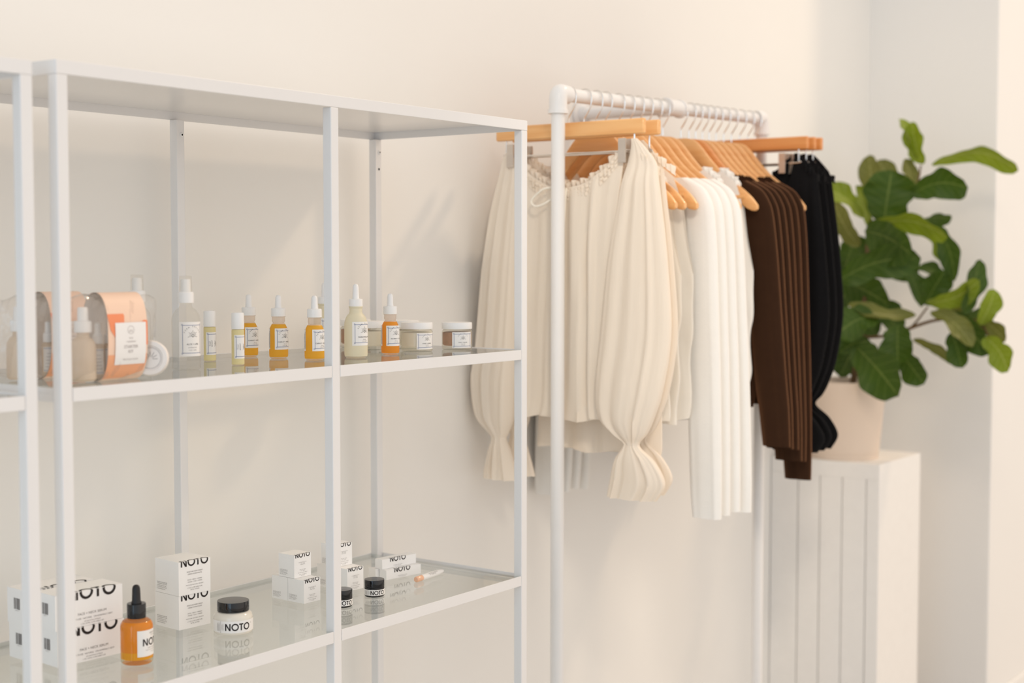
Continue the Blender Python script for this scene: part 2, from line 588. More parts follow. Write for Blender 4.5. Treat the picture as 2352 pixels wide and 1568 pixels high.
YW = 0.40
XP, YP = 3.51, -0.021            # the jutting right-hand wall: its side face and its front face
b = MB(); b.box(-3.2, XP + 0.2, YW, YW + 0.15, 0, 3.4, m_wall); structure(b, 'wall_back', smooth=False)
b = MB(); b.box(XP, 7.5, YP, YW + 0.15, 0, 3.4, m_wall2); structure(b, 'wall_right', smooth=False, bevel=0.004)
b = MB(); b.box(-5, 8, -5, YW + 0.2, -0.1, 0, m_floor); structure(b, 'floor', smooth=False)
b = MB(); b.box(XP - 0.014, 7.5, YP - 0.014, YP, 0, 0.105, m_trim); structure(b, 'baseboard_right', smooth=False, bevel=0.004)
b = MB(); b.box(-3.2, 2.78, YW - 0.012, YW, 0, 0.09, m_trim); structure(b, 'baseboard_back', smooth=False, bevel=0.004)

# ================================================================ glass shelving units
LEVELS = (1.3429, 0.9355, 0.528, 0.12)
PW, RT = 0.017, 0.0177
def shelving(label, loc, rz=0.0, sz=1.0):
    t = thing('shelving_unit', loc, label, 'shelving unit', rz, 'white metal and glass shelving units')
    t.scale = (1, 1, sz)
    W, D, H = 1.0, 0.36, 1.75
    b = MB()
    b.box(0.002, W - 0.002, 0.002, D - 0.002, H - 0.004, H, m_metal_w)
    b.box(0, W, 0, 0.002, H - RT, H, m_metal_w)
    b.box(0, W, D - 0.002, D, H - RT, H, m_metal_w)
    b.box(0, 0.002, 0.002, D - 0.002, H - RT, H, m_metal_w)
    b.box(W - 0.002, W, 0.002, D - 0.002, H - RT, H, m_metal_w)
    b.build('top_panel', t, smooth=False, bevel=0.0008)
    xs = (0.0, W / 2 - PW / 2, W - PW)
    for y in (0.0, D - PW):
        for x in xs:
            b = MB(); b.box(x, x + PW, y, y + PW, 0, H - RT, m_metal_w)
            p = b.build('post', t, smooth=False, bevel=0.0012)
            if y > 0:
                for zz in (1.708,):
                    s = MB(); s.lathe([(0, 0), (0.0042, 0), (0.0036, 0.0016), (0.0016, 0.002), (0.0012, 0.001, m_hole), (0, 0.001, m_hole)], m_metal_w, 16)
                    sc = s.build('screw', p)
                    sc.location = (x + PW * 0.62, y, zz)
                    sc.rotation_euler = (PI / 2, 0, 0)
                if x > 0.9:
                    s = MB(); s.lathe([(0, 0), (0.0022, 0), (0.0022, 0.0004), (0, 0.0004)], m_hole, 16)
                    sc = s.build('bolt_hole', p)
                    sc.location = (x + PW * 0.55, y, 1.676)
                    sc.rotation_euler = (PI / 2, 0, 0)
    for h in LEVELS:
        g = 0.0006
        for y0, y1 in ((0.0, PW * 0.8), (D - PW * 0.8, D)):
            for x0, x1 in ((PW + g, W / 2 - PW / 2 - g), (W / 2 + PW / 2 + g, W - PW - g)):
                b = MB()
                if y0 == 0.0:
                    b.box(x0, x1, 0.0025, y1, h - RT, h - 0.0075, m_metal_w)
                    b.box(x0, x1, 0.0, 0.0025, h - RT, h, m_metal_w)
                else:
                    b.box(x0, x1, y0, D - 0.0025, h - RT, h - 0.0075, m_metal_w)
                    b.box(x0, x1, D - 0.0025, D, h - RT, h, m_metal_w)
                b.build('shelf_rail', t, smooth=False, bevel=0.0006)
        for x0, x1, xa in ((0.0, PW * 0.8, 0.0), (W - PW * 0.8, W, W - 0.0025)):
            b = MB()
            b.box(x0, x1, PW + g, D - PW - g, h - RT, h - 0.0075, m_metal_w)
            b.box(xa, xa + 0.0025, PW + g, D - PW - g, h - 0.0075, h, m_metal_w)
            b.build('shelf_rail', t, smooth=False, bevel=0.0006)
        b = MB()
        y0, y1 = 0.0032, D - 0.0032
        b.box(0.019, W - 0.019, y0, y1, h - 0.0070, h - 0.0008, m_glass)
        b.build('glass_shelf', t, smooth=False)
    return t
Z1, Z2 = LEVELS[0] - 0.0008, LEVELS[1] - 0.0008
shelving('white metal shelving unit with glass shelves full of cosmetics, shown whole', (0, 0, 0))
a2 = math.radians(-2)
shelving('white metal shelving unit cut by the left picture edge, one post showing',
         (-0.036 - math.cos(a2), -0.002 - math.sin(a2), 0), a2, 0.9965)

# ================================================================ cosmetics on the upper glass shelf
def face_angle(x, y, d):
    return math.atan2(CAM.y - y, CAM.x - x) + math.radians(d)

def frame_print(mb, fns, W, H, kind, l1, l2, l3, rot=False):
    """framed label: fns = three stacked surfaces; all drawn in label coordinates"""
    f0, f1, f2 = fns
    if rot:
        W, H = H, W
    patch(mb, f0, -W / 2, W / 2, -H / 2, H / 2, m_paper, 16, 16)
    ix, iy = W / 2 - 0.12 * min(W, H), H / 2 - 0.12 * min(W, H)
    lw = 0.0008 if min(W, H) > 0.02 else 0.0006
    for x0, y0, x1, y1 in ((-ix, -iy, ix, -iy), (-ix, iy, ix, iy), (-ix, -iy, -ix, iy), (ix, -iy, ix, iy)):
        line(mb, f1, x0, y0, x1, y1, lw, m_ink3)
    for sx_ in (-1, 1):
        for sy_ in (-1, 1):
            circle(mb, f1, sx_ * (ix + 0.0007), sy_ * (iy + 0.0007), 0.0013, 0.0006, m_ink3)
    q = min(W, H * 1.0)
    cy = H * 0.10
    r0 = q * 0.055
    circle(mb, f1, 0, cy, r0, r0 * 0.35, m_ink)
    for k in range(9):
        a = PI * (k / 8 * 1.16 - 0.08)
        r1 = q * (0.20 if k % 2 == 0 else 0.15)
        line(mb, f1, r0 * 1.4 * math.cos(a), cy + r0 * 1.4 * math.sin(a), r1 * math.cos(a), cy + r1 * math.sin(a), q * 0.014, m_ink2, 2)
    word = 'FERN VALLEY'
    R = q * 0.31
    for k, ch in enumerate(word):
        if ch == ' ':
            continue
        a = math.radians(158 - 136 * k / (len(word) - 1))
        vs, fs, w = glyphs(ch)
        hh = q * 0.050
        ca, sa = math.cos(a - PI / 2), math.sin(a - PI / 2)
        px, py = R * math.cos(a), cy + R * math.sin(a)
        mb.add([f1(px + ((vx - w / 2) * hh) * ca - vy * hh * sa, py + ((vx - w / 2) * hh) * sa + vy * hh * ca) for vx, vy in vs], fs, m_ink)
    for txt_, yy, hh, mt in ((l1, -0.17, 0.058, m_ink), (l2, -0.255, 0.040, m_ink2), (l3, -0.335, 0.040, m_ink2)):
        g = glyphs(txt_)
        h = q * hh
        if g[2] * h > W * 0.72:
            h = W * 0.72 / g[2]
        put(mb, g, f1, h, mt, 0, H * yy)

def round_label(parent, R, ac, zc, W, H, texts, rot=False):
    mb = MB()
    fns = [cyl(R + 0.0002 + 0.00015 * i, ac, zc, rot) for i in range(3)]
    frame_print(mb, fns, W, H, 0, *texts, rot=rot)
    return mb.build('label', parent, smooth=False)

def dropper(x, y, r, label, liquid, texts, big=False, dlab=43, group='white capped dropper bottles'):
    t = thing('dropper_bottle', (x, y, Z1), label, 'dropper bottle', 0, group)
    hb = 0.0655 if not big else 0.0800
    nk = 0.0105
    lqn = m_neck if not big else liquid
    b = MB()
    b.lathe([(0, 0.0012, m_neck), (r * 0.80, 0.0), (r * 0.97, 0.003, m_neck), (r, 0.0065, liquid), (r, hb - 0.55 * r - 0.014, liquid), (r * 0.97, hb - 0.55 * r - 0.010, liquid),
             (r * 0.85, hb - 0.0135, liquid), (r * 0.72, hb - 0.0095, liquid), (r * 0.60, hb - 0.0075, lqn), (nk, hb - 0.004, lqn), (nk, hb + 0.002, lqn), (nk + 0.001, hb + 0.003, lqn), (nk + 0.001, hb + 0.005, lqn), (0, hb + 0.005, lqn)], liquid, 40)
    b.build('bottle', t)
    cr_ = 0.0118 if not big else 0.0112
    b = MB()
    z = hb + 0.0035
    b.lathe([(0, z), (cr_, z), (cr_ + 0.0002, z + 0.001), (cr_, z + 0.0125), (cr_ - 0.0012, z + 0.0135), (0.006, z + 0.0135), (0, z + 0.0135)], m_capw, 36)
    b.build('collar', t)
    b = MB()
    z += 0.0135
    k = 1.0 if not big else 1.15
    b.lathe([(0.0062, z), (0.0055, z + 0.002), (0.0052, z + 0.012 * k), (0.0050, z + 0.0165 * k), (0.0042, z + 0.0195 * k), (0.0022, z + 0.0212 * k), (0, z + 0.0216 * k)], m_capw, 24)
    b.build('rubber_bulb', t)
    ac = face_angle(x, y, dlab)
    lw, lh = (0.036, 0.0345) if not big else (0.044, 0.039)
    zc = 0.0325 if not big else 0.0405
    round_label(t, r, ac, zc, lw, lh, texts)
    if not big:
        mb = MB()
        f = cyl(r + 0.0002, face_angle(x, y, -98), zc)
        f1 = cyl(r + 0.00035, face_angle(x, y, -98), zc)
        patch(mb, f, -r * 0.66, r * 0.66, -lh / 2, lh / 2, m_paper)
        for k in range(7):
            line(mb, f1, r * 0.60 - k * 0.0032, -lh / 2 + 0.003, r * 0.60 - k * 0.0032, lh / 2 - 0.004 - (k % 3) * 0.003, 0.0007, m_ink2)
        mb.build('back_label', t, smooth=False)
    return t

TO = ('CARROT + ROSEHIP', 'face oil', '1 OZ. 30ML')
dropper(0.576, 0.267, 0.0150, 'amber dropper bottle partly hidden behind a white capped roller bottle', m_orange, TO)
dropper(0.575, 0.197, 0.0154, 'amber dropper bottle standing free between the roller bottle and the middle post', m_orange, TO)
dropper(0.580, 0.121, 0.0162, 'amber dropper bottle cut by the left edge of the middle post', m_orange, TO, dlab=50)
dropper(0.735, 0.245, 0.0190, 'pale dropper bottle almost hidden behind the middle post', m_pale, TO, big=True)
dropper(0.661, 0.105, 0.0192, 'tall pale yellow dropper bottle just right of the middle post', m_pale, ('MARSHMALLOW', 'cleanser', '2 OZ. 60ML'), big=True, dlab=47)
dropper(0.759, 0.115, 0.0154, 'deep orange dropper bottle beside the cream jars', m_orange2, ('SEABERRY + FIR', 'face oil', '1 OZ. 30ML'), dlab=40)

def roller(x, y, label):
    t = thing('roller_bottle', (x, y, Z1), label, 'roller bottle', 0, 'white capped roller bottles')
    r = 0.0096
    b = MB()
    b.lathe([(0, 0), (r * 0.9, 0), (r, 0.0015, m_neck), (r, 0.004, m_yellow), (r, 0.052), (r * 0.97, 0.0545), (r * 0.8, 0.0548), (0, 0.0548)], m_yellow, 32)
    b.build('bottle', t)
    b = MB()
    b.lathe([(0, 0.0552), (r * 0.99, 0.0552), (r * 1.02, 0.056), (r * 1.0, 0.078), (r * 0.93, 0.0802), (r * 0.5, 0.0810), (0, 0.0811)], m_capw, 32)
    b.build('cap', t)
    round_label(t, r, face_angle(x, y, 42), 0.0285, 0.0260, 0.0360, ('LAVENDER', 'perfume oil', '.33 OZ. 10ML'), rot=True)
    return t
roller(0.462, 0.237, 'yellow roller bottle with white cap standing alone right of the clear spray bottle')
roller(0.428, 0.137, 'yellow roller bottle with white cap standing in front of an amber dropper bottle')

def spray(x, y, label, liquid, h=0.088, r=0.0185, labelled=True, cover=True, group='white capped spray bottles', k=1.0):
    t = thing('spray_bottle', (x, y, Z1), label, 'spray bottle', 0, group)
    b = MB()
    b.lathe([(0, 0.001), (r * 0.85, 0), (r, 0.003), (r, h - r * 1.1), (r * 0.93, h - r * 0.75), (r * 0.72, h - r * 0.42), (r * 0.50, h - r * 0.26), (0.0085 * k, h - 0.002), (0.0085 * k, h + 0.004), (0, h + 0.004)], liquid, 40)
    b.build('bottle', t)
    b = MB()
    z = h + 0.002
    cr_ = 0.0118 * k
    b.lathe([(0, z), (cr_, z), (cr_, z + 0.0145 * k), (cr_ - 0.0012, z + 0.0158 * k), (0.0075 * k, z + 0.0160 * k), (0.0070 * k, z + 0.033 * k), (0.0060 * k, z + 0.0345 * k), (0, z + 0.0347 * k)], m_capw, 36)
    b.build('spray_head', t)
    if cover:
        b = MB()
        b.lathe([(0.0095 * k, z + 0.0162 * k), (0.0088 * k, z + 0.0385 * k), (0.0080 * k, z + 0.0392 * k), (0, z + 0.0393 * k)], m_clearg, 32)
        b.build('clear_overcap', t)
    if labelled:
        round_label(t, r, face_angle(x, y, 28), 0.046, 0.040, 0.0500, ('ALOE + LIME', 'purifying toner', '4 OZ. 118ML'))
    return t
spray(0.314, 0.125, 'clear glass spray bottle with framed white label right of the starter kits', m_clearg, h=0.0965, r=0.0205)
spray(0.262, 0.170, 'tall spray bottle whose white pump rises behind the orange banded kit', m_clearg, h=0.0985, r=0.019, labelled=False)

def balm_jar(x, y, r, label, kind='balm', dlab=35, labelled=True, hk=1.0):
    t = thing('cosmetic_jar', (x, y, Z1), label, 'jar', 0, 'white lidded jars')
    h = 0.0385 * hk
    b = MB()
    b.lathe([(0, 0.0), (r * 0.92, 0), (r * 0.985, 0.002), (r, 0.006), (r, h - 0.004), (r * 0.96, h - 0.001), (r * 0.90, h), (r * 0.90, h + 0.004)], m_jarglass, 48)
    b.build('glass_jar', t)
    b = MB()
    cm = m_creamjar if kind == 'balm' else m_scrub
    b.lathe([(0, 0.0075), (r * 0.88, 0.0075), (r * 0.955, 0.010), (r * 0.955, h - 0.005), (r * 0.8, h - 0.004), (0, h - 0.0035)], cm, 48)
    b.build('contents', t)
    b = MB()
    R = r * 1.0
    b.lathe([(0, h + 0.0015), (R, h + 0.0015), (R * 1.005, h + 0.002), (R, h + 0.0115), (R * 0.975, h + 0.0130), (R * 0.5, h + 0.0136), (0, h + 0.0136)], m_capw, 48)
    b.build('lid', t)
    if labelled:
        tx = ('HONEY + JASMINE', 'face balm', '2 OZ. 56G') if kind == 'balm' else ('ROSE + GINGER', 'sugar scrub', '2 OZ. 56G')
        round_label(t, r, face_angle(x, y, dlab), h * 0.50, 0.040, 0.0285, tx)
    return t
balm_jar(0.850, 0.132, 0.0280, 'pale balm jar with white lid and label, second jar from the shelf end', dlab=40)
balm_jar(0.940, 0.113, 0.0272, 'brown sugar scrub jar with white lid at the right end of the upper shelf', kind='scrub', dlab=24, hk=0.93)
balm_jar(0.900, 0.205, 0.0280, 'white lid of a pale jar peeping over the labelled balm jar', dlab=40)
balm_jar(0.836, 0.232, 0.0280, 'pale jar between the tall pale bottle and the deep orange bottle', dlab=100)
balm_jar(0.876, 0.300, 0.0280, 'brown jar at the back, only a sliver showing beside the tall pale bottle', kind='scrub', dlab=150)

def soap_disc(x, y, rz, label):
    t = thing('round_soap', (x, y, Z1 + 0.0022), label, 'soap', rz, 'round soaps in the kits')
    b = MB()
    r = 0.0245
    b.lathe([(0, 0), (r * 0.9, 0), (r, 0.004), (r, 0.009), (r * 0.92, 0.0125), (r * 0.70, 0.0125), (r * 0.66, 0.0105), (0, 0.0105)], m_soap, 40)
    o = b.build('disc', t)
    o.rotation_euler = (PI / 2 - 0.10, 0, 0)
    o.location = (0, 0, r)
    mb = MB()
    fn = lambda s, tt: (s, -0.0107, tt)
    circle(mb, fn, 0, 0, 0.0145, 0.0006, m_ink4, 28)
    for k in range(7):
        a = PI * (k / 6)
        line(mb, fn, 0.003 * math.cos(a), -0.001 + 0.003 * math.sin(a), 0.010 * math.cos(a), -0.001 + 0.010 * math.sin(a), 0.0008, m_ink4, 2)
    mb.build('stamp', o, smooth=False).rotation_euler = (-PI / 2, 0, 0)
    return t

def vial(x, y, label, col):
    t = thing('sample_vial', (x, y, Z1 + 0.0022), label, 'vial', 0, 'sample vials in the kits')
    b = MB()
    r = 0.0085
    b.lathe([(0, 0), (r, 0), (r, 0.044), (r * 0.7, 0.047), (0, 0.047)], col, 24)
    b.build('bottle', t)
    b = MB()
    b.lathe([(0, 0.0472), (r * 0.8, 0.0472), (r * 0.8, 0.058), (r * 0.5, 0.061), (r * 0.45, 0.074), (0, 0.076)], m_capw, 24)
    b.build('cap', t)
    mb = MB()
    f0, f1 = cyl(r + 0.0002, face_angle(x, y, 5), 0.024), cyl(r + 0.0004, face_angle(x, y, 5), 0.024)
    patch(mb, f0, -0.008, 0.008, -0.017, 0.017, m_paper)
    for yy in (-0.0150, 0.0150):
        line(mb, f1, -0.0075, yy, 0.0075, yy, 0.0006, m_ink3)
    for k in range(5):
        line(mb, f1, -0.005 + 0.0006 * k, -0.010 + 0.0045 * k, 0.005 - 0.0004 * k, -0.010 + 0.0045 * k, 0.0005, m_ink4)
    mb.build('label', t, smooth=False)
    return t

def kit(x0, x1, xb0, xb1, yc, label, full=True):
    """clear pouch with a printed paper band looped around it front to back"""
    hd, h = 0.024, 0.115
    t = thing('starter_kit_pouch', ((x0 + x1) / 2, yc, Z1), label, 'starter kit', 0, 'clear starter kit pouches')
    cx = (x0 + x1) / 2
    b = MB()
    def film(u, v):
        a = 2 * PI * u
        e = abs(2 * v - 1)
        k = 1 - e ** 5 * 0.88
        yy = hd * k * math.copysign(abs(math.cos(a)) ** 0.75, math.cos(a))
        zz = h / 2 + (h / 2 - 0.001) * (1 - 0.10 * e ** 3) * math.copysign(abs(math.sin(a)) ** 0.62, math.sin(a))
        xx = (x0 - cx) + (x1 - x0) * v
        zz += 0.0035 * math.sin(19 * v + 3) * (zz / h) ** 3
        yy += 0.0022 * math.sin(23 * v + 7 * u * PI) + 0.0015 * math.sin(51 * v - 11 * zz / h)
        return (xx, yy, max(zz, 0.0006))
    b.grid(film, 40, 28, m_bag, True)
    b.build('plastic_pouch', t)
    if full:   # twisted film ends above the pouch
        pass
    b = MB()
    hb, hh = hd + 0.003, h + 0.003
    def loop(u):
        a = 2 * PI * u
        yy = -hb * math.copysign(abs(math.cos(a)) ** 0.85, math.cos(a))
        zz = hh / 2 + (hh / 2 - 0.0002) * math.copysign(abs(math.sin(a)) ** 0.75, math.sin(a))
        return yy, zz
    n = 64
    w = xb1 - xb0
    for side, off, mt in ((0, 0.0, None), (1, -0.0006, m_greypaper)):
        for i in range(n):
            u0, u1 = i / n, (i + 1) / n
            (ya, za), (yb, zb) = loop(u0), loop(u1)
            if side:
                sa = (1 - 0.02)
                ya, yb = ya * sa, yb * sa
                za, zb = hh / 2 + (za - hh / 2) * sa, hh / 2 + (zb - hh / 2) * sa
            v = [(xb0 - cx, ya, za), (xb1 - cx, ya, za), (xb1 - cx, yb, zb), (xb0 - cx, yb, zb)]
            if side == 0:
                zc = (za + zb) / 2 / hh
                front = ya < 0
                m1 = m_peach
                b.add(v, [(0, 1, 2, 3)], m1)
            else:
                b.add(v, [(3, 2, 1, 0)], mt)
    o = b.build('printed_band', t, angle=60)
    # artwork and card on the front of the band
    def on(s, z, off):
        q = max(-1, min(1, (z - hh / 2) / (hh / 2 - 0.0002)))
        sa = abs(q) ** (1 / 0.75)
        ca = math.sqrt(max(0, 1 - sa * sa))
        return (xb0 - cx + s, -hb * ca ** 0.85 - off, z)
    mb = MB()
    def blob(pts, mt, off):
        n_ = 10
        for i in range(len(pts) - 1):
            (z0, a0, c0), (z1, a1, c1) = pts[i], pts[i + 1]
            vs, fs = [], []
            for k in range(n_ + 1):
                tt = k / n_
                z = z0 + (z1 - z0) * tt
                aa, cc = a0 + (a1 - a0) * tt, c0 + (c1 - c0) * tt
                vs += [on(aa * w, z * hh, off), on(cc * w, z * hh, off)]
            for k in range(n_):
                fs.append((2 * k, 2 * k + 1, 2 * k + 3, 2 * k + 2))
            mb.add(vs, fs, mt)
    blob([(0.03, 0.0, 0.5), (0.10, 0.0, 0.95), (0.24, 0.0, 1.0), (0.30, 0.0, 0.98)], m_orangeprint, 0.0004)
    blob([(0.46, 0.22, 0.30), (0.58, 0.06, 0.40), (0.74, 0.0, 0.42), (0.76, 0.0, 0.40)], m_coral, 0.0005)
    blob([(0.40, 0.85, 1.0), (0.62, 0.80, 1.0), (0.68, 0.9, 1.0)], m_coral, 0.0005)
    mb.build('band_artwork', o, smooth=False)
    mb = MB()
    cz0, cz1, ca0, ca1 = 0.185, 0.66, 0.17, 0.95
    blob2 = []
    n_ = 12
    vs, fs = [], []
    for k in range(n_ + 1):
        z = (cz0 + (cz1 - cz0) * k / n_) * hh
        vs += [on(ca0 * w, z, 0.0012), on(ca1 * w, z, 0.0012)]
    for k in range(n_):
        fs.append((2 * k, 2 * k + 1, 2 * k + 3, 2 * k + 2))
    mb.add(vs, fs, m_paper)
    mid = (ca0 + ca1) / 2 * w
    fn = lambda s, z: on(mid + s, z, 0.0015)
    circle(mb, fn, 0, hh * 0.575, 0.0055, 0.0004, m_ink4, 20)
    for k in range(7):
        a = PI * k / 6
        line(mb, fn, 0.0012 * math.cos(a), hh * 0.55 + 0.0012 * math.sin(a), 0.0042 * math.cos(a), hh * 0.55 + 0.0042 * math.sin(a), 0.0003, m_ink4, 2)
    put(mb, glyphs('FACE'), fn, 0.0020, m_ink4, 0, hh * 0.475)
    put(mb, glyphs('CLEANSING'), fn, 0.0020, m_ink4, 0, hh * 0.435)
    put(mb, glyphs('STARTER'), fn, 0.0040, m_ink4, 0, hh * 0.37)
    put(mb, glyphs('KIT'), fn, 0.0040, m_ink4, 0, hh * 0.315)
    put(mb, glyphs('FERN VALLEY GOODS'), fn, 0.0018, m_ink4, 0, hh * 0.235)
    mb.build('card', o, smooth=False)
    return t

def travel_spray(x, y, label, col):
    t = spray(x, y, label, col, h=0.062, r=0.0165, labelled=False, cover=False, group='tan spray bottles in the kits', k=0.95)
    t.location.z += 0.0022
    return t
kit(0.044, 0.206, 0.1045, 0.170, 0.066, 'clear starter kit pouch with orange printed band and round white soap')
travel_spray(0.0835, 0.064, 'small tan spray bottle with white pump inside the orange banded pouch', m_tan)
vial(0.1135, 0.072, 'small white labelled vial inside the orange banded pouch, nearest its spray bottle', m_tan)
vial(0.1315, 0.070, 'small white labelled vial inside the orange banded pouch, behind the band', m_tan)
soap_disc(0.187, 0.052, math.radians(-48), 'round white soap with sun emblem inside the orange banded pouch')
kit(0.024, 0.180, 0.088, 0.150, 0.163, 'clear starter kit pouch behind the end post, mostly hidden')
travel_spray(0.052, 0.157, 'small tan spray bottle with white pump seen through the gap left of the end post', m_tan)
vial(0.100, 0.160, 'small labelled vial inside the pouch behind the end post', m_tan)

# ================================================================ NOTO boxes and jars on the lower glass shelf
def carton(x, y, rz, W, D, H, label, lines, z=0.0, side=(), barcode=False, cut=0.60, capk=0.86, xoff=0.55, group='white cartons', name='product_carton'):
    """carton with its printed front facing local -y; origin at the front left bottom corner"""
    t = MB()
    t.box(0, W, 0, D, 0, H, m_card)
    h = W * capk / LOGO[2]
    e = 0.0003
    def fold(s, q):
        return (s, -e, H + q) if q <= 0 else (s, q, H + e)
    vs, fs, w = LOGO
    t.add([fold(W * xoff + (a - w / 2) * h, (bb - cut) * h) for a, bb in vs], fs, m_ink)
    fr_ = lambda s, q: (s, -e, q)
    for s_, yk, hk, al in lines:
        g = glyphs(s_)
        hh = hk * H
        put(t, g, fr_, hh, m_ink2, W * xoff, yk * H)
    sd = lambda s, q: (-e, D - s, q)
    for s_, xk, yk, hk in side:
        put(t, glyphs(s_), sd, hk * H, m_ink2, xk * D, yk * H, 0)
    if barcode:
        rnd = random.Random(3)
        s = 0.34 * D
        while s < 0.66 * D:
            wd = rnd.choice((0.0006, 0.0009, 0.0014))
            patch(t, sd, s, s + wd, 0.42 * H, 0.74 * H, m_ink2, 1)
            s += wd + rnd.choice((0.0005, 0.0007, 0.0011))
        put(t, glyphs('8 50001 23'), sd, 0.028 * H, m_ink4, 0.5 * D, 0.37 * H)
    o = t.build(name, None, smooth=False, bevel=0.0)
    o.location = (x, y, Z2 + z)
    o.rotation_euler = (0, 0, rz)
    tag(o, label, 'carton', group)
    return o

FINE = 'for all skin types, apply with', 'clean fingertips daily to face', 'and body. avoid eye area.', 'pour tous les types de peau', 'made with natural oils.'
side_c = [(FINE[0], 0.08, 0.30, 0.030), (FINE[1], 0.08, 0.255, 0.030), (FINE[2], 0.08, 0.20, 0.030), (FINE[3], 0.08, 0.155, 0.030), (FINE[4], 0.08, 0.10, 0.030)]
cream_lines = [('MOISTURE RISER CREAM', 0.655, 0.036, 0), ('CRÈME HYDRATANTE', 0.585, 0.036, 0), ('FACE + NECK + HANDS', 0.42, 0.034, 0), ('VISAGE + COU + MAINS', 0.355, 0.034, 0),
               ('MULTI-USE. NATURAL. UNI-SEXY', 0.265, 0.030, 0), ('1.7 OZ | 6 MO SHELF LIFE', 0.18, 0.034, 0), ('50 ML | 6 MOIS', 0.12, 0.034, 0)]
yc_ = math.radians(-4.5)
H_c = 0.0524
carton(0.3592, 0.1998, yc_, 0.0600, 0.0600, H_c, 'white moisture cream carton under an identical one, behind the jar of cream', cream_lines, 0.0, side_c, group='moisture cream cartons', xoff=0.50)
carton(0.3588, 0.1990, yc_ - 0.01, 0.0600, 0.0600, H_c, 'white moisture cream carton on top of the stack of two behind the cream jar', cream_lines, H_c + 0.0004, side_c, group='moisture cream cartons', xoff=0.50)

serum_lines = [('FACE + NECK SERUM', 0.32, 0.068, 0), ('MULTI-USE · NATURAL · UN-NORMALLY SEXY', 0.20, 0.045, 0), ('all natural face oil blend', 0.12, 0.038, 0), ('1 OZ | 30 ML | 6 MO SHELF LIFE', 0.05, 0.038, 0)]
ys_ = math.radians(-5.0)
H_s = 0.0503
for k, (lab_f, lab_r) in enumerate((('long white serum carton lying behind the amber dropper bottle, under its twin', 'barcoded serum carton at the bottom of the pair seen between the left posts'),
                                    ('long white serum carton lying on its twin behind the amber dropper bottle', 'barcoded serum carton on top of the pair seen between the left posts'))):
    dx = 0.0015 * k
    carton(0.1190 - dx, 0.1773 + 0.001 * k, ys_, 0.1095, 0.0500, H_s, lab_f, serum_lines, k * (H_s + 0.0004), (), True, cut=0.56, capk=0.72, xoff=0.54, group='face and neck serum cartons')
    carton(0.1140 - dx, 0.2345 + 0.001 * k, ys_ + 0.02, 0.1095, 0.0500, H_s, lab_r, serum_lines, k * (H_s + 0.0004), (), True, cut=0.56, capk=0.72, xoff=0.54, group='face and neck serum cartons')

tint_lines = [('MULTI-BENNE STAIN STICK', 0.64, 0.026, 0), ('LIPS + CHEEKS', 0.59, 0.026, 0), ('LÈVRES + JOUES', 0.54, 0.026, 0), ('EYES + LIPS + CHEEKS', 0.32, 0.026, 0), ('YEUX + LÈVRES', 0.27, 0.026, 0),
              ('MULTI-USE. NATURAL. UNI-SEXY', 0.19, 0.026, 0), ('.25 OZ | 12 MO SHELF LIFE', 0.11, 0.026, 0), ('7 G | 12 MOIS', 0.06, 0.026, 0)]
H_t = 0.0386
Wt, Dt = 0.0378, 0.0380
def trio(x, y, rz, place, dx, dy):
    c, s = math.cos(rz), math.sin(rz)
    carton(x, y, rz, Wt, Dt, H_t, 'small white cube carton, front of the bottom row ' + place, tint_lines, 0, side_c, group='small cube cartons', xoff=0.5)
    carton(x - s * (Dt + 0.0008), y + c * (Dt + 0.0008), rz + 0.004, Wt, Dt, H_t, 'small white cube carton, back of the bottom row ' + place, tint_lines, 0, side_c, group='small cube cartons', xoff=0.5)
    carton(x + dx, y + dy, rz - 0.02, Wt, Dt, H_t, 'small white cube carton, topmost of the three ' + place, tint_lines, H_t + 0.0004, side_c, group='small cube cartons', xoff=0.5)
trio(0.5998, 0.1682, math.radians(-2), 'left of the middle post', 0.0012, 0.023)
trio(0.7091, 0.1715, math.radians(-5), 'right of the middle post', -0.001, 0.026)

slim_lines = [('LIP AND CHEEK GLOSS + NATURAL', 0.20, 0.055, 0), ('4 ML | 12 MO SHELF LIFE', 0.08, 0.055, 0)]
def slim(x, y, rz, z, label):
    return carton(x, y, rz, 0.0816, 0.0190, 0.0172, label, slim_lines, z, (), False, cut=0.62, capk=0.46, xoff=0.46, group='slim white cartons')
rs = math.radians(-9)
slim(0.8179, 0.1775, rs, 0, 'slim white carton in front at the base of the slim stack')
slim(0.8185 - math.sin(rs) * 0.0205 - 0.008, 0.1775 + math.cos(rs) * 0.0205 + 0.0012, rs, 0, 'slim white carton at the back of the slim stack, only its grey end showing')
slim(0.8165 - math.sin(rs) * 0.010, 0.1775 + math.cos(rs) * 0.010, rs + 0.02, 0.0176, 'slim white carton lying across the top of the slim stack')

def wrap_noto(parent, R, ac, zc, H, cap, band=True, extra=()):
    mb = MB()
    f0, f1 = cyl(R + 0.0002, ac, zc), cyl(R + 0.0004, ac, zc)
    return mb, f0, f1

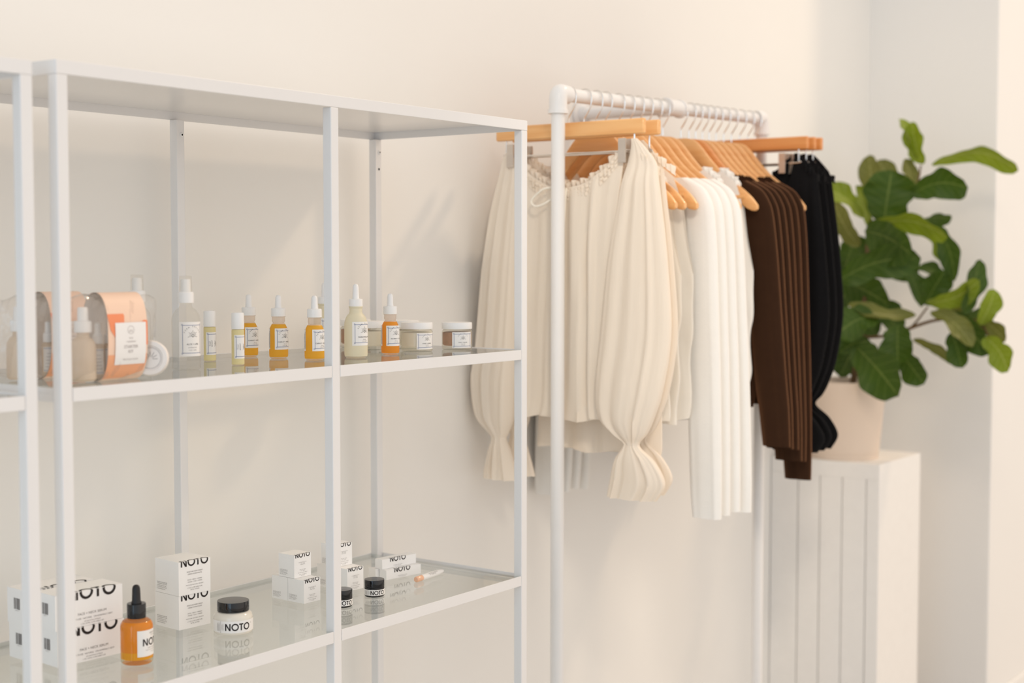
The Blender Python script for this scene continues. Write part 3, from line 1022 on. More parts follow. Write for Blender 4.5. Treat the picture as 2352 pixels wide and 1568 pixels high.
def noto_jar(x, y, r, label, kind):
    white = kind == 'white'
    t = thing('cream_jar', (x, y, Z2), label, 'jar', 0, 'black lidded jars')
    b = MB()
    if white:
        b.lathe([(0, 0), (r * 0.94, 0), (r * 0.99, 0.0015), (r, 0.004), (r, 0.0225), (r * 0.985, 0.0255), (r * 0.93, 0.0290), (r * 0.82, 0.0318), (r * 0.76, 0.0325), (r * 0.76, 0.0345), (0, 0.0345)], m_milk, 56)
        zl, rl, hl = 0.0332, r * 0.815, 0.0150
        zc, lh = 0.0130, 0.0178
    else:
        b.lathe([(0, 0), (r * 0.94, 0), (r, 0.0015), (r, 0.0150), (r * 0.93, 0.0165), (r * 0.93, 0.0180), (0, 0.0180)], m_blackp, 48)
        zl, rl, hl = 0.0165, r * 1.0, 0.0118
        zc, lh = 0.0079, 0.0098
    b.build('jar_body', t)
    b = MB()
    b.lathe([(0, zl), (rl * 0.995, zl), (rl, zl + 0.0008), (rl, zl + hl - 0.0010), (rl * 0.985, zl + hl), (rl * 0.5, zl + hl + 0.0002), (0, zl + hl + 0.0002)], m_blackp, 56)
    b.build('lid', t)
    mb = MB()
    ac = face_angle(x, y, 14 if white else 21)
    f0, f1 = cyl(r + 0.0002, ac, zc), cyl(r + 0.0004, ac, zc)
    patch(mb, f0, -r * 2.3, r * 2.0, -lh / 2, lh / 2, m_paper, 40)
    vs, fs, w = LOGO
    cap = 0.0106 if white else 0.0069
    mb.add([f1((a - w / 2) * cap, (bb - 0.5) * cap) for a, bb in vs], fs, m_ink)
    lx = -w / 2 * cap - (0.0078 if white else 0.0050)
    line(mb, f1, lx, -lh / 2, lx, lh / 2, 0.0004, m_ink2)
    for k, s_ in enumerate(('MOISTURE', 'RISER CREAM') if white else ('MULTI', 'STAIN')):
        vs, fs, w2 = glyphs(s_)
        hh = 0.0012 if white else 0.0013
        xx = lx + (0.0030 if white else 0.0026) + k * hh * 1.7
        mb.add([f1(xx - bb * hh, -w2 * hh / 2 + a * hh) for a, bb in vs], fs, m_ink2)
    for k in range(4):
        xx = lx - 0.0022 - k * 0.0016
        line(mb, f1, xx, -lh * 0.36, xx, lh * (0.36 - 0.1 * (k % 2)), 0.0004, m_ink2)
    line(mb, f1, w / 2 * cap + 0.0022, lh * 0.22, w / 2 * cap + 0.0042, lh * 0.22, 0.0006, m_ink2, 3)
    mb.build('label', t, smooth=False)
    return t
noto_jar(0.406, 0.130, 0.0298, 'white cream jar with black lid in front of the moisture cream cartons', 'white')
noto_jar(0.715, 0.115, 0.0170, 'small black lidded jar standing free in front of the slim cartons', 'black')
noto_jar(0.627, 0.108, 0.0168, 'small black lidded jar half hidden by the middle post', 'black')

def serum_bottle():
    x, y, r = 0.205, 0.112, 0.0226
    t = thing('serum_dropper_bottle', (x, y, Z2), 'amber serum bottle with black dropper in front of the long cartons', 'dropper bottle')
    b = MB()
    b.lathe([(0, 0.0025, m_serumglass), (r * 0.90, 0), (r * 0.985, 0.002, m_serumglass), (r, 0.0075, m_serumglass), (r, 0.0085, m_amber2), (r, 0.0175, m_amber2), (r, 0.0520, m_amber), (r * 0.97, 0.0555, m_amber), (r * 0.86, 0.0600, m_amber),
             (r * 0.68, 0.0625, m_serumglass), (r * 0.56, 0.0632, m_serumglass), (r * 0.56, 0.0665, m_serumglass), (0, 0.0665)], m_amber, 56)
    b.build('bottle', t)
    b = MB()
    b.lathe([(0, 0.0640), (0.0131, 0.0640), (0.0133, 0.0648), (0.0133, 0.0835), (0.0128, 0.0843), (0.0070, 0.0843), (0, 0.0843)], m_blackp, 48)
    b.build('collar', t)
    b = MB()
    b.lathe([(0.0075, 0.0845), (0.0073, 0.0862), (0.0062, 0.0880), (0.0058, 0.1000), (0.0055, 0.1055), (0.0045, 0.1085), (0.0026, 0.1102), (0, 0.1107)], m_blackr, 32)
    b.build('rubber_bulb', t)
    mb = MB()
    ac = face_angle(x, y, 68)
    f0, f1 = cyl(r + 0.0002, ac, 0.0305), cyl(r + 0.0004, ac, 0.0305)
    patch(mb, f0, -r * 1.17, r * 1.17, -0.0185, 0.0185, m_paper, 30)
    vs, fs, w = LOGO
    cap = 0.0100
    mb.add([f1((a - w / 2) * cap, (bb - 0.5) * cap + 0.0015) for a, bb in vs], fs, m_ink)
    for s_, yy, hh in (('DEEP SERUM', 0.0128, 0.0019), ('huile visage', 0.0100, 0.0015), ('FACE + NECK + HAIR', -0.0075, 0.0016), ('MULTI-USE · NATURAL · UNI-SEXY', -0.0105, 0.0013), ('1 OZ | 30 ML', -0.0135, 0.0013)):
        put(mb, glyphs(s_), f1, hh, m_ink2, 0, yy)
    mb.build('label', t, smooth=False)
serum_bottle()

def gloss_tube():
    d = Vector((0.086, 0.008, 0)).normalized()
    x0, y0 = 0.833, 0.122
    t = thing('gloss_tube', (x0, y0, Z2), 'small clear lip gloss tube with peach end lying on the lower glass shelf', 'lip gloss', math.atan2(d.y, d.x))
    r = 0.0052
    b = MB()
    b.tube([(0.0, 0, r), (0.002, 0, r), (0.018, 0, r)], [r * 0.8, r, r], m_peachgel, 24)
    b.build('gloss', t)
    b = MB()
    b.tube([(0.0185, 0, r), (0.068, 0, r), (0.078, 0, r), (0.086, 0, r)], [r, r, r * 0.8, r * 0.5], m_capw, 24)
    b.build('cap', t)
    mb = MB()
    def fn(s, q):
        a = 0.6 + q / r
        return (s, -(r + 0.0002) * math.cos(a), r + (r + 0.0002) * math.sin(a))
    put(mb, glyphs('NATURAL GLOSS STICK'), fn, 0.0018, m_ink2, 0.050, 0.0008)
    put(mb, glyphs('LIP + CHEEK + EYES'), fn, 0.0016, m_ink2, 0.048, -0.0016)
    mb.build('printed_text', t, smooth=False)
gloss_tube()

# ================================================================ clothes rail on pipes
RX0, RX1, RY = 1.317, 2.222, 0.15
PR = 0.0140
def RZ(x):
    return 1.836 + 0.020 * (x - RX0)

rail = thing('clothes_rail', (RX0, RY, 0), 'white pipe clothes rail fixed to the wall, carrying all the hangers', 'clothes rail')
def rel(p):
    return (p[0] - RX0, p[1] - RY, p[2])
b = MB(); b.tube([rel((RX0 + 0.02, RY, RZ(RX0))), rel((RX1 - 0.02, RY, RZ(RX1)))], PR, m_pipe, 28); b.build('rail_pipe', rail)
for x in (RX0, RX1):
    b = MB(); b.tube([rel((x, RY, 0.004)), rel((x, RY, RZ(x) - 0.02))], PR, m_pipe, 28); b.build('post', rail)
    sg = 1 if x == RX0 else -1
    b = MB()
    R = 0.0185
    pts = [(x, RY, RZ(x) - 0.036), (x, RY, RZ(x) - 0.012), (x + sg * 0.0018, RY, RZ(x) - 0.004), (x + sg * 0.006, RY, RZ(x) + 0.0008), (x + sg * 0.014, RY, RZ(x) + 0.0015), (x + sg * 0.034, RY, RZ(x))]
    pts = [rel(p) for p in crv(pts, 24)]
    b.tube(pts, R, m_pipe, 28)
    b.tube([rel((x, RY, RZ(x) - 0.040)), rel((x, RY, RZ(x) - 0.032))], R + 0.0022, m_pipe, 28)
    b.build('elbow', rail)
    b = MB(); b.lathe([(0, 0), (0.045, 0), (0.045, 0.003), (0.020, 0.006), (0.019, 0.02), (0, 0.02)], m_pipe, 32, rel((x, RY, 0))); b.build('floor_flange', rail)
TX = 1.777
b = MB()
b.tube([rel((TX - 0.032, RY, RZ(TX))), rel((TX + 0.032, RY, RZ(TX)))], 0.0185, m_pipe, 28)
for s_ in (-1, 1):
    b.tube([rel((TX + s_ * 0.026, RY, RZ(TX))), rel((TX + s_ * 0.034, RY, RZ(TX)))], 0.0205, m_pipe, 28)
b.tube([rel((TX, RY, RZ(TX))), rel((TX, RY + 0.036, RZ(TX)))], 0.0185, m_pipe, 28)
b.build('tee_joint', rail)
b = MB(); b.tube([rel((TX, RY + 0.03, RZ(TX))), rel((TX, YW - 0.003, RZ(TX)))], PR, m_pipe, 28); b.build('wall_pipe', rail)
b = MB(); b.tube([rel((TX, YW - 0.022, RZ(TX))), rel((TX, YW - 0.008, RZ(TX))), rel((TX, YW - 0.006, RZ(TX))), rel((TX, YW - 0.0005, RZ(TX)))], [0.019, 0.020, 0.034, 0.034], m_pipe, 28); b.build('wall_flange', rail)

# ================================================================ hangers (local: x along the rail, y across it, z down from the rail axis)
HOOK = [(0, -0.085), (0, -0.060), (0, -0.046), (-0.006, -0.036), (-0.0150, -0.022), (-0.0185, -0.006), (-0.0160, 0.0075), (-0.0085, 0.0145), (0.0, 0.01575), (0.0085, 0.0138), (0.0155, 0.0065), (0.0175, -0.003), (0.0165, -0.009)]
def hook(parent, top):
    pts = crv([(0, y, z if k > 0 else top) for k, (y, z) in enumerate(HOOK)], 44)
    b = MB(); b.tube(pts, 0.0015, m_chrome, 8)
    return b.build('hook', parent)

ZTOP = [(0.0, -0.066), (0.020, -0.067), (0.038, -0.074), (0.055, -0.090), (0.075, -0.114), (0.10, -0.140), (0.13, -0.164), (0.16, -0.185), (0.182, -0.204), (0.196, -0.221)]
def ztop(d):
    d = abs(d)
    for i in range(len(ZTOP) - 1):
        if d <= ZTOP[i + 1][0]:
            t = (d - ZTOP[i][0]) / (ZTOP[i + 1][0] - ZTOP[i][0])
            return ZTOP[i][1] + t * (ZTOP[i + 1][1] - ZTOP[i][1])
    return ZTOP[-1][1] - (d - 0.196) * 1.1

WOOD = None
def wood_hanger(x, label, wood=None, bar=True):
    t = thing('wooden_hanger', (x, RY, RZ(x)), label, 'clothes hanger', 0, 'wooden clothes hangers')
    b = MB()
    n = 60
    prof = crv([(p[0], p[1]) for p in ZTOP], 30)
    prof = [(-d, z) for d, z in reversed(prof)] + prof[1:]
    V, m_ = [], 10
    for i, (d, z) in enumerate(prof):
        a = abs(d)
        th = 0.046 - 0.012 * (a / 0.196)
        if a > 0.165:
            th *= math.sqrt(max(0.02, 1 - ((a - 0.165) / 0.0325) ** 2))
        hx = 0.0058
        xo = -0.003 * (a / 0.196) ** 2
        zc = z - th / 2
        for k in range(m_):
            q = 2 * PI * k / m_
            cx_, cz_ = math.cos(q), math.sin(q)
            V.append((xo + hx * math.copysign(abs(cx_) ** 0.5, cx_), d, zc + th / 2 * math.copysign(abs(cz_) ** 0.45, cz_)))
    F = []
    for j in range(len(prof) - 1):
        for k in range(m_):
            k2 = (k + 1) % m_
            F.append((j * m_ + k, j * m_ + k2, (j + 1) * m_ + k2, (j + 1) * m_ + k))
    F.append(tuple(range(m_)))
    F.append(tuple((len(prof) - 1) * m_ + k for k in reversed(range(m_))))
    b.add(V, F, wood or m_wood)
    b.build('wooden_shoulders', t, angle=50)
    hook(t, -0.069)
    if bar:
        b = MB(); b.tube([(-0.006, -0.168, -0.203), (-0.006, 0.168, -0.203)], 0.0058, wood or m_wood, 14); b.build('trouser_bar', t)
    return t

def clip_hanger(x, label, wood=None, half=0.180, sag=0.0, clip_y=(-0.134, 0.143), rz=0.0):
    t = thing('clip_hanger', (x, RY, RZ(x)), label, 'clip hanger', rz, 'wooden clip hangers')
    b = MB(); b.box(-0.0058, 0.0058, -half, half, -0.086, -0.056, wood or m_wood)
    b.build('wooden_bar', t, bevel=0.003)
    hook(t, -0.058)
    e = half - 0.024
    zr = -0.118
    b = MB(); b.tube(crv([(0, -e, -0.086), (0, -e, -0.100), (0, -e, zr + 0.006), (0, -e + 0.006, zr), (0, 0, zr), (0, e - 0.006, zr), (0, e, zr + 0.006), (0, e, -0.100), (0, e, -0.086)], 60), 0.0018, m_chrome, 8)
    b.build('clip_rod', t)
    for cy in clip_y:
        b = MB()
        for s_ in (-1, 1):
            x0, x1 = (0.0090, 0.0118) if s_ > 0 else (-0.0118, -0.0090)
            b.box(x0, x1, cy - 0.0085, cy + 0.0085, -0.142, -0.094, m_clip)
            for k in range(4):
                z = -0.097 - 0.0038 * k
                xx = x1 if s_ > 0 else x0 - 0.0008
                b.box(xx, xx + 0.0008, cy - 0.0085, cy + 0.0085, z - 0.002, z, m_clip)
            for k in range(5):
                yy = cy - 0.0068 + 0.0034 * k
                xx = x1 if s_ > 0 else x0 - 0.0006
                b.box(xx, xx + 0.0006, yy - 0.0009, yy + 0.0009, -0.140, -0.115, m_clip)
        b.box(-0.0090, 0.0090, cy - 0.004, cy + 0.004, -0.121, -0.115, m_clip)
        b.build('clip', t, smooth=False)
    return t

# ================================================================ cloth
def tube_cloth(mb, secs, material, nu=56, nv=40, folds=5, ph=0.0, seed=0, ztopfn=None):
    """soft cloth tube hung from rings; secs = (z, y0, y1, half thickness, x centre, fold depth)"""
    ss = crv(secs, nv)
    rnd = random.Random(seed)
    p1, p2, p3 = rnd.uniform(0, 6), rnd.uniform(0, 6), rnd.uniform(0, 6)
    def fn(u, v):
        k = v * nv
        i = min(int(k), nv - 1)
        z, y0, y1, hx, xc, am = [a + (b_ - a) * (k - i) for a, b_ in zip(ss[i], ss[i + 1])]
        a = 2 * PI * u
        c, s = math.cos(a), math.sin(a)
        yc, hy = (y0 + y1) / 2, (y1 - y0) / 2
        w = c
        w = w + 0.10 * math.sin(4.1 * w + p3 + 2.2 * v)
        f = math.sin(folds * PI * w * 0.5 + ph + p1 + 0.9 * v) + 0.6 * math.sin(folds * 1.7 * PI * w * 0.5 + p2 - 1.5 * v) + 0.18 * math.sin(folds * 3.3 * PI * w * 0.5 + p3 + 2 * v)
        x = xc + hx * math.copysign(abs(s) ** 0.8, s) + am * f * (1 - 0.5 * abs(c) ** 3)
        y = yc + hy * math.copysign(abs(c) ** 0.9, c) * (1 + 0.04 * math.sin(3 * v * 5 + p1) * (am / 0.01 if am < 0.01 else 1))
        if ztopfn:
            zt = ztopfn(y)
            z0, z1 = secs[0][0], secs[-1][0]
            t = (z - z0) / (z1 - z0)
            z = zt + (z1 - zt) * t
            if v > 0.97:
                z += 0.004 * math.sin(6 * w + p2)
        return (x, y, z)
    mb.grid(fn, nu, nv, material, True)

def frill(mb, path, h, material, seed=0, amp=0.006, freq=46, n=140):
    """narrow gathered ruffle standing along a path"""
    n *= 2
    P = crv(path, n)
    rnd = random.Random(seed)
    p1, p2 = rnd.uniform(0, 6), rnd.uniform(0, 6)
    V, F = [], []
    for i, p in enumerate(P):
        q_ = i / n
        fade = min(1.0, q_ * 8, (1 - q_) * 8)
        a = freq * q_ * PI + 1.1 * math.sin(freq * 0.23 * q_ * PI + p1)
        w = math.sin(a)
        hh = h * (1 + 0.16 * math.sin(a * 0.5 + p2)) * (0.6 + 0.4 * fade)
        for k, q in enumerate((0.0, 0.4, 0.75, 1.0)):
            V.append((p[0] + amp * w * (0.3 + q) * fade, p[1] + amp * 0.5 * math.cos(a) * q, p[2] + hh * q))
    for i in range(n):
        for k in range(3):
            a = i * 4 + k
            F.append((a, a + 1, a + 5, a + 4))
    mb.add(V, F, material)

def blouse(x, label, material, group, hem=1.178, near=True, far=True, wide=0.0, k=1.0, cords=False, seed=1, xf=0.003, ysh=0.0, fz=0.0):
    """off-shoulder blouse with long puffed sleeves, clipped by its shoulders to a bar"""
    z0 = RZ(x) - RZ(1.355)
    t = thing('ruffled_blouse', (x, RY, RZ(x)), label, 'blouse', 0, group)
    def L(z):
        return z - RZ(1.355)
    zt = lambda y: L(1.650) + 0.070 * (abs(y - 0.006) / 0.128) ** 2.2
    b = MB()
    yb0, yb1 = -0.132 - 0.0, 0.128
    tube_cloth(b, [(L(1.66), yb0, yb1, 0.005, 0, 0.002), (L(1.62), yb0 + 0.004, yb1 - 0.004, 0.011 * k, xf * 0.4, 0.004 * k), (L(1.50), -0.118 - wide * 0.5, 0.118, 0.015 * k, xf, 0.0055 * k),
                   (L(1.35), -0.112 - wide, 0.116, 0.016 * k, xf, 0.0055 * k), (L(hem + 0.04), -0.110 - wide, 0.116, 0.016 * k, xf, 0.0055 * k), (L(hem), -0.108 - wide, 0.118, 0.016 * k, xf, 0.006 * k)],
               material, 110, 50, 9, 0.4, seed, zt)
    b.build('bodice', t, angle=80)
    b = MB()
    pth = [(0.002 + xf * 0.3, y, zt(y) - 0.006) for y in [yb0 + 0.262 * i / 16 for i in range(17)]]
    frill(b, pth, 0.017, material, seed, 0.0055)
    frill(b, [(p[0] + 0.007, p[1], p[2] + 0.001) for p in pth], 0.015, material, seed + 3, 0.005, 41)
    for kk in range(3):
        frill(b, [(p[0] - 0.009, p[1], p[2] - 0.006 - 0.008 * kk) for p in pth], 0.007, material, seed + 5 + kk, 0.003, 60)
    b.build('ruffled_neckline', t, angle=80)
    if near:
        b = MB()
        S_ = [(1.742, -0.012, 0.001, 0.003, 0, 0.0005), (1.722, -0.032, 0.003, 0.005, 0.001, 0.001), (1.692, -0.056, 0.010, 0.008, 0.0, 0.002), (1.655, -0.064, 0.020, 0.014, -0.004, 0.005), (1.604, -0.071, 0.030, 0.016, -0.004, 0.006), (1.50, -0.085, 0.050, 0.018, -0.006, 0.0065), (1.36, -0.096, 0.064, 0.022, -0.009, 0.007),
              (1.25, -0.082, 0.073, 0.026, -0.014, 0.008), (1.19, -0.062, 0.064, 0.026, -0.016, 0.009), (1.160, -0.046, 0.034, 0.020, -0.016, 0.008), (1.142, -0.030, 0.006, 0.012, -0.016, 0.004), (1.130, -0.034, 0.008, 0.012, -0.016, 0.004), (1.105, -0.066, 0.026, 0.018, -0.016, 0.008), (1.065, -0.088, 0.038, 0.021, -0.014, 0.010), (1.030, -0.070, 0.045, 0.021, -0.014, 0.011)]
        S_ = [(L(z), y0 - RY + ysh, y1 - RY + ysh, hx * k, xc * k, am * k * 0.42) for z, y0, y1, hx, xc, am in S_]
        tube_cloth(b, S_, material, 90, 90, 7, 1.0, seed + 7)
        b.build('puffed_sleeve', t, angle=80)
        b = MB()
        frill(b, [(-0.004, -0.170, L(1.702)), (-0.006, -0.186, L(1.690)), (0.002, -0.202, L(1.676)), (0.012, -0.208, L(1.668))], 0.016, material, seed + 9, 0.004, 10, 30)
        b.build('sleeve_ruffle', t, angle=80)
    if far:
        b = MB()
        S_ = [(1.728, 0.292, 0.306, 0.003, 0, 0.0005), (1.708, 0.280, 0.318, 0.006, 0, 0.002), (1.685, 0.270, 0.324, 0.010, 0, 0.003), (1.60, 0.266, 0.345, 0.016, -0.004, 0.006), (1.50, 0.268, 0.360, 0.020, -0.008, 0.007), (1.454, 0.270, 0.366, 0.021, -0.008, 0.007), (1.314, 0.274, 0.378, 0.024, -0.010, 0.008),
              (1.249, 0.276, 0.389, 0.025, -0.012, 0.008), (1.175, 0.282, 0.378, 0.022, -0.012, 0.008), (1.140, 0.294, 0.345, 0.014, -0.012, 0.004), (1.126, 0.300, 0.335, 0.011, -0.012, 0.003), (1.10, 0.290, 0.342, 0.015, -0.012, 0.006), (1.06, 0.278, 0.354, 0.018, -0.010, 0.008), (1.040, 0.272, 0.357, 0.018, -0.010, 0.008)]
        S_ = [(L(z + fz * (1.70 - z) / 0.66), y0 - RY, y1 - RY, hx * k, xc * k, am * k * 0.6) for z, y0, y1, hx, xc, am in S_]
        tube_cloth(b, S_, material, 80, 80, 6, 2.0, seed + 11)
        b.build('puffed_sleeve', t, angle=80)
    if cords:
        b = MB()
        xx = -0.0205
        for pts in ([(xx + 0.012, 0.004, L(1.648)), (xx, 0.006, L(1.60)), (xx, 0.008, L(1.52)), (xx, 0.005, L(1.44))], [(xx + 0.012, 0.000, L(1.648)), (xx, -0.004, L(1.60)), (xx, 0.0, L(1.50)), (xx, 0.0, L(1.435))],
                    [(xx + 0.006, 0.006, L(1.648)), (xx - 0.012, 0.034, L(1.648)), (xx - 0.014, 0.058, L(1.634)), (xx - 0.014, 0.068, L(1.621)), (xx - 0.014, 0.055, L(1.612)), (xx - 0.010, 0.028, L(1.622)), (xx + 0.004, 0.006, L(1.645))]):
            b.tube(crv(pts, 40), 0.0023, m_cord, 8)
        b.tube([(xx, 0.0, L(1.437)), (xx, 0.0, L(1.430))], 0.0032, m_cord, 8)
        b.build('drawstring', t)
    return t

def camisole(x, label, material, hem, group, seed=1, ruffled=True, deep=0.0):
    """sleeveless top on two straps over a wooden hanger"""
    t = thing('sleeveless_top', (x, RY, RZ(x)), label, 'sleeveless top', 0, group)
    def zt(y):
        d = abs(y)
        pts = [(0, -0.225 - deep), (0.06, -0.205 - deep), (0.095, -0.150), (0.110, ztop(0.110) + 0.004), (0.145, ztop(0.145) + 0.004), (0.158, -0.205), (0.172, -0.30), (0.19, -0.375), (0.22, -0.385)]
        for i in range(len(pts) - 1):
            if d <= pts[i + 1][0]:
                q = (d - pts[i][0]) / (pts[i + 1][0] - pts[i][0])
                return pts[i][1] + q * (pts[i + 1][1] - pts[i][1])
        return pts[-1][1]
    h = hem - RZ(x)
    b = MB()
    tube_cloth(b, [(-0.2, -0.188, 0.188, 0.0085, -0.004, 0.0), (-0.30, -0.188, 0.188, 0.011, -0.003, 0.002), (-0.42, -0.184, 0.184, 0.013, -0.002, 0.0035), (-0.55, -0.182, 0.182, 0.014, 0, 0.004), (h, -0.180, 0.180, 0.014, 0, 0.004)], material, 150, 50, 7, 0.2, seed, zt)
    b.build('bodice', t, angle=80)
    if ruffled:
        b = MB()
        for sg in (-1, 1):
            for xo in (-0.006, 0.004):
                frill(b, [(xo, sg * 0.104, ztop(0.104) - 0.004), (xo, sg * 0.120, ztop(0.120) - 0.001), (xo, sg * 0.136, ztop(0.136) - 0.001), (xo, sg * 0.150, ztop(0.150) - 0.006)], 0.016, material, seed + 2, 0.005, 9, 26)
        b.build('ruffled_straps', t, angle=80)
    return t

def top_long(x, label, material, group, hem, cuff, ob=0.0, seed=1, neck=0.12, k=1.0, out=0.0, swing=0.0, name='long_sleeved_top'):
    """long sleeved knit top on a wooden hanger"""
    t = thing(name, (x, RY, RZ(x)), label, 'long sleeved top', 0, group)
    z_ = RZ(x)
    h = hem - z_
    def zt(y):
        d = abs(y)
        if d < neck:
            return ztop(neck) + 0.004 - 0.05 * math.cos(d / neck * PI / 2)
        return ztop(d) + 0.0045
    b = MB()
    tube_cloth(b, [(-0.16, -0.192, 0.192, 0.0085, -0.003, 0.0), (-0.28, -0.186, 0.186, 0.0125 * k, -0.001, 0.001), (-0.42, -0.180, 0.180, 0.0135 * k, 0, 0.0025), (-0.6, -0.176, 0.176, 0.0135 * k, 0, 0.003), (h, -0.172, 0.172, 0.0125 * k, 0, 0.003)], material, 120, 46, 4, 0.7, seed, zt)
    b.build('body', t, angle=80)
    for sg, nm in ((-1, 'near'), (1, 'far')):
        c = cuff - z_ + (0 if sg < 0 else 0.012)
        o = out if sg < 0 else 0.0
        sw = swing if sg < 0 else 0.0
        S_ = []
        for z, a0, a1, hx in ((-0.166, 0.118, 0.150, 0.0090), (-0.186, 0.128, 0.186, 0.0105), (-0.212, 0.140, 0.205, 0.0125), (-0.245, 0.146, 0.214, 0.0140), (-0.33, 0.149, 0.221, 0.0150), (-0.45, 0.150, 0.226, 0.0155),
                              (-0.60, 0.156, 0.232, 0.0155), (c + 0.08, 0.164, 0.236, 0.0150), (c, 0.170, 0.236, 0.0140)):
            q = max(0, min(1, (-0.2 - z) / 0.6))
            y0, y1 = sorted((sg * (a0 + sw * q), sg * (a1 + o * q + sw * q)))
            S_.append((z, y0, y1, hx * k, -0.004 - 0.002 * q, 0.0004 + 0.0009 * q))
        b = MB()
        tube_cloth(b, S_, material, 56, 60, 3, 0.3, seed + 5)
        b.build('sleeve', t, angle=80)
    return t

GC, GW, GB, GK = 'cream ruffled blouses', 'white long sleeved tops', 'brown long sleeved tops', 'black ruffled blouses'
XH = [1.355, 1.412, 1.455, 1.492, 1.542, 1.583, 1.622, 1.660, 1.700, 1.733, 1.8145, 1.852, 1.884, 1.916, 1.949, 1.983, 2.021, 2.060, 2.104, 2.146, 2.184]
clip_hanger(XH[0], 'pale wooden clip hanger at the front of the rail, holding the foremost cream blouse', clip_y=(-0.134, 0.139))
clip_hanger(XH[1], 'pale wooden clip hanger second from the front post, holding the cream blouse behind', clip_y=(-0.128, 0.146))
blouse(XH[0], 'foremost cream off-shoulder blouse with puffed sleeves and drawstring, next to the white shelf', m_cream, GC, 1.178, cords=True, seed=2)
blouse(XH[1] + 0.004, 'second cream blouse with longer hem hanging directly behind the foremost one', m_cream, GC, 1.106, near=True, far=True, wide=0.075, k=0.62, seed=21, xf=0.0, ysh=0.022)
names = ['third from the front post, its tip free beside the blouse', 'fourth from the front post, holding a sleeveless ivory top', 'fifth from the front post, holding a plain ivory top',
         'holding the first white long sleeved top', 'holding the second white long sleeved top', 'holding the third white long sleeved top', 'holding the fourth white long sleeved top',
         'just before the pipe joint, tip showing beyond the white sleeves', 'just after the pipe joint, tip resting against the brown tops',
         'dark toned, holding the first brown top', 'holding the second brown top', 'holding the third brown top', 'holding the fourth brown top with a bare wooden tip', 'holding the fifth brown top', 'holding the sixth brown top', 'last before the black blouses']
for i, nm in enumerate(names):
    wood_hanger(XH[2 + i], 'wooden hanger ' + nm, m_wood2 if i in (9,) else m_wood)
for i, nm in ((18, 'first of the three at the far end, holding a black blouse'), (19, 'middle of the three at the far end, holding a black blouse'), (20, 'last on the rail by the far post, holding a black blouse')):
    clip_hanger(XH[i], 'reddish wooden clip hanger ' + nm, m_wood2, clip_y=(-0.118, 0.120))
camisole(XH[2], 'sleeveless ivory top with ruffled straps, nearest the second cream blouse', m_ivory, 1.172, 'sleeveless tops', 31)
camisole(XH[3], 'sleeveless ivory top with ruffled straps, behind the first sleeveless one', m_ivory, 1.168, 'sleeveless tops', 35)
camisole(XH[4], 'plain sleeveless ivory top just before the white long sleeved tops', m_ivory, 1.170, 'sleeveless tops', 39, False)
camisole(XH[9], 'white sleeveless top with ruffled straps between white sleeves and pipe joint', m_whitec, 1.20, 'sleeveless tops', 43)
camisole(XH[10], 'white sleeveless top with ruffled straps just in front of the brown tops', m_whitec, 1.22, 'sleeveless tops', 47)
for i, (x, cf, o) in enumerate(((XH[5], 0.962, 0.0), (XH[6], 0.965, 0.0), (XH[7], 0.968, 0.004), (XH[8], 0.962, 0.010))):
    top_long(x, '%s white long sleeved top counted from the shelf side' % ('first', 'second', 'third', 'fourth')[i], m_whitec, GW, 1.165, cf, seed=50 + i * 3, neck=0.160, out=o)
BR = ((XH[11], 1.088, 1.175, 0.030, 0.118), (XH[12], 1.08, 1.18, 0.022, 0.118), (XH[13], 1.075, 1.18, 0.020, 0.12), (XH[14], 1.045, 1.18, 0.012, 0.168), (XH[15], 1.04, 1.18, 0.006, 0.12), (XH[16], 0.992, 1.18, 0.002, 0.118))
for i, (x, cf, hm, o, nk) in enumerate(BR):
    top_long(x, '%s brown velvety long sleeved top counted from the white tops' % ('first', 'second', 'third', 'fourth', 'fifth', 'sixth')[i], m_brown, GB, hm, cf, seed=80 + i * 3, neck=nk, swing=o, k=0.85)
for i, nm in ((18, 'first'), (19, 'second'), (20, 'last')):
    blouse(XH[i] + 0.003, '%s black blouse with gathered cuffs at the far end of the rail' % nm, m_black, GK, 1.19, k=0.50, seed=120 + i, xf=0.0, ysh=0.006, fz=0.05)

# ================================================================ plinth and potted fig
PX0, PX1, PY0, PY1, PZ = 2.803, 3.121, 0.064, 0.398, 0.926
pl = MB()
pl.box(PX0 + 0.006, PX1, PY0, PY1, 0, PZ, m_trim)
pl.box(PX0, PX0 + 0.006, PY0, PY1, PZ - 0.045, PZ, m_trim)
pl.box(PX0, PX0 + 0.006, PY0, PY1, 0, 0.08, m_trim)
ys = [PY0, 0.1024, 0.1748, 0.2433, 0.3117, PY1]
for i in range(5):
    pl.box(PX0, PX0 + 0.006, ys[i] + (0.0018 if i else 0), ys[i + 1] - (0.0018 if i < 4 else 0), 0.08, PZ - 0.045, m_trim)
o = pl.build('display_plinth', smooth=False, bevel=0.0012)
tag(o, 'tall white plinth with grooved boards carrying the potted fig', 'plinth')

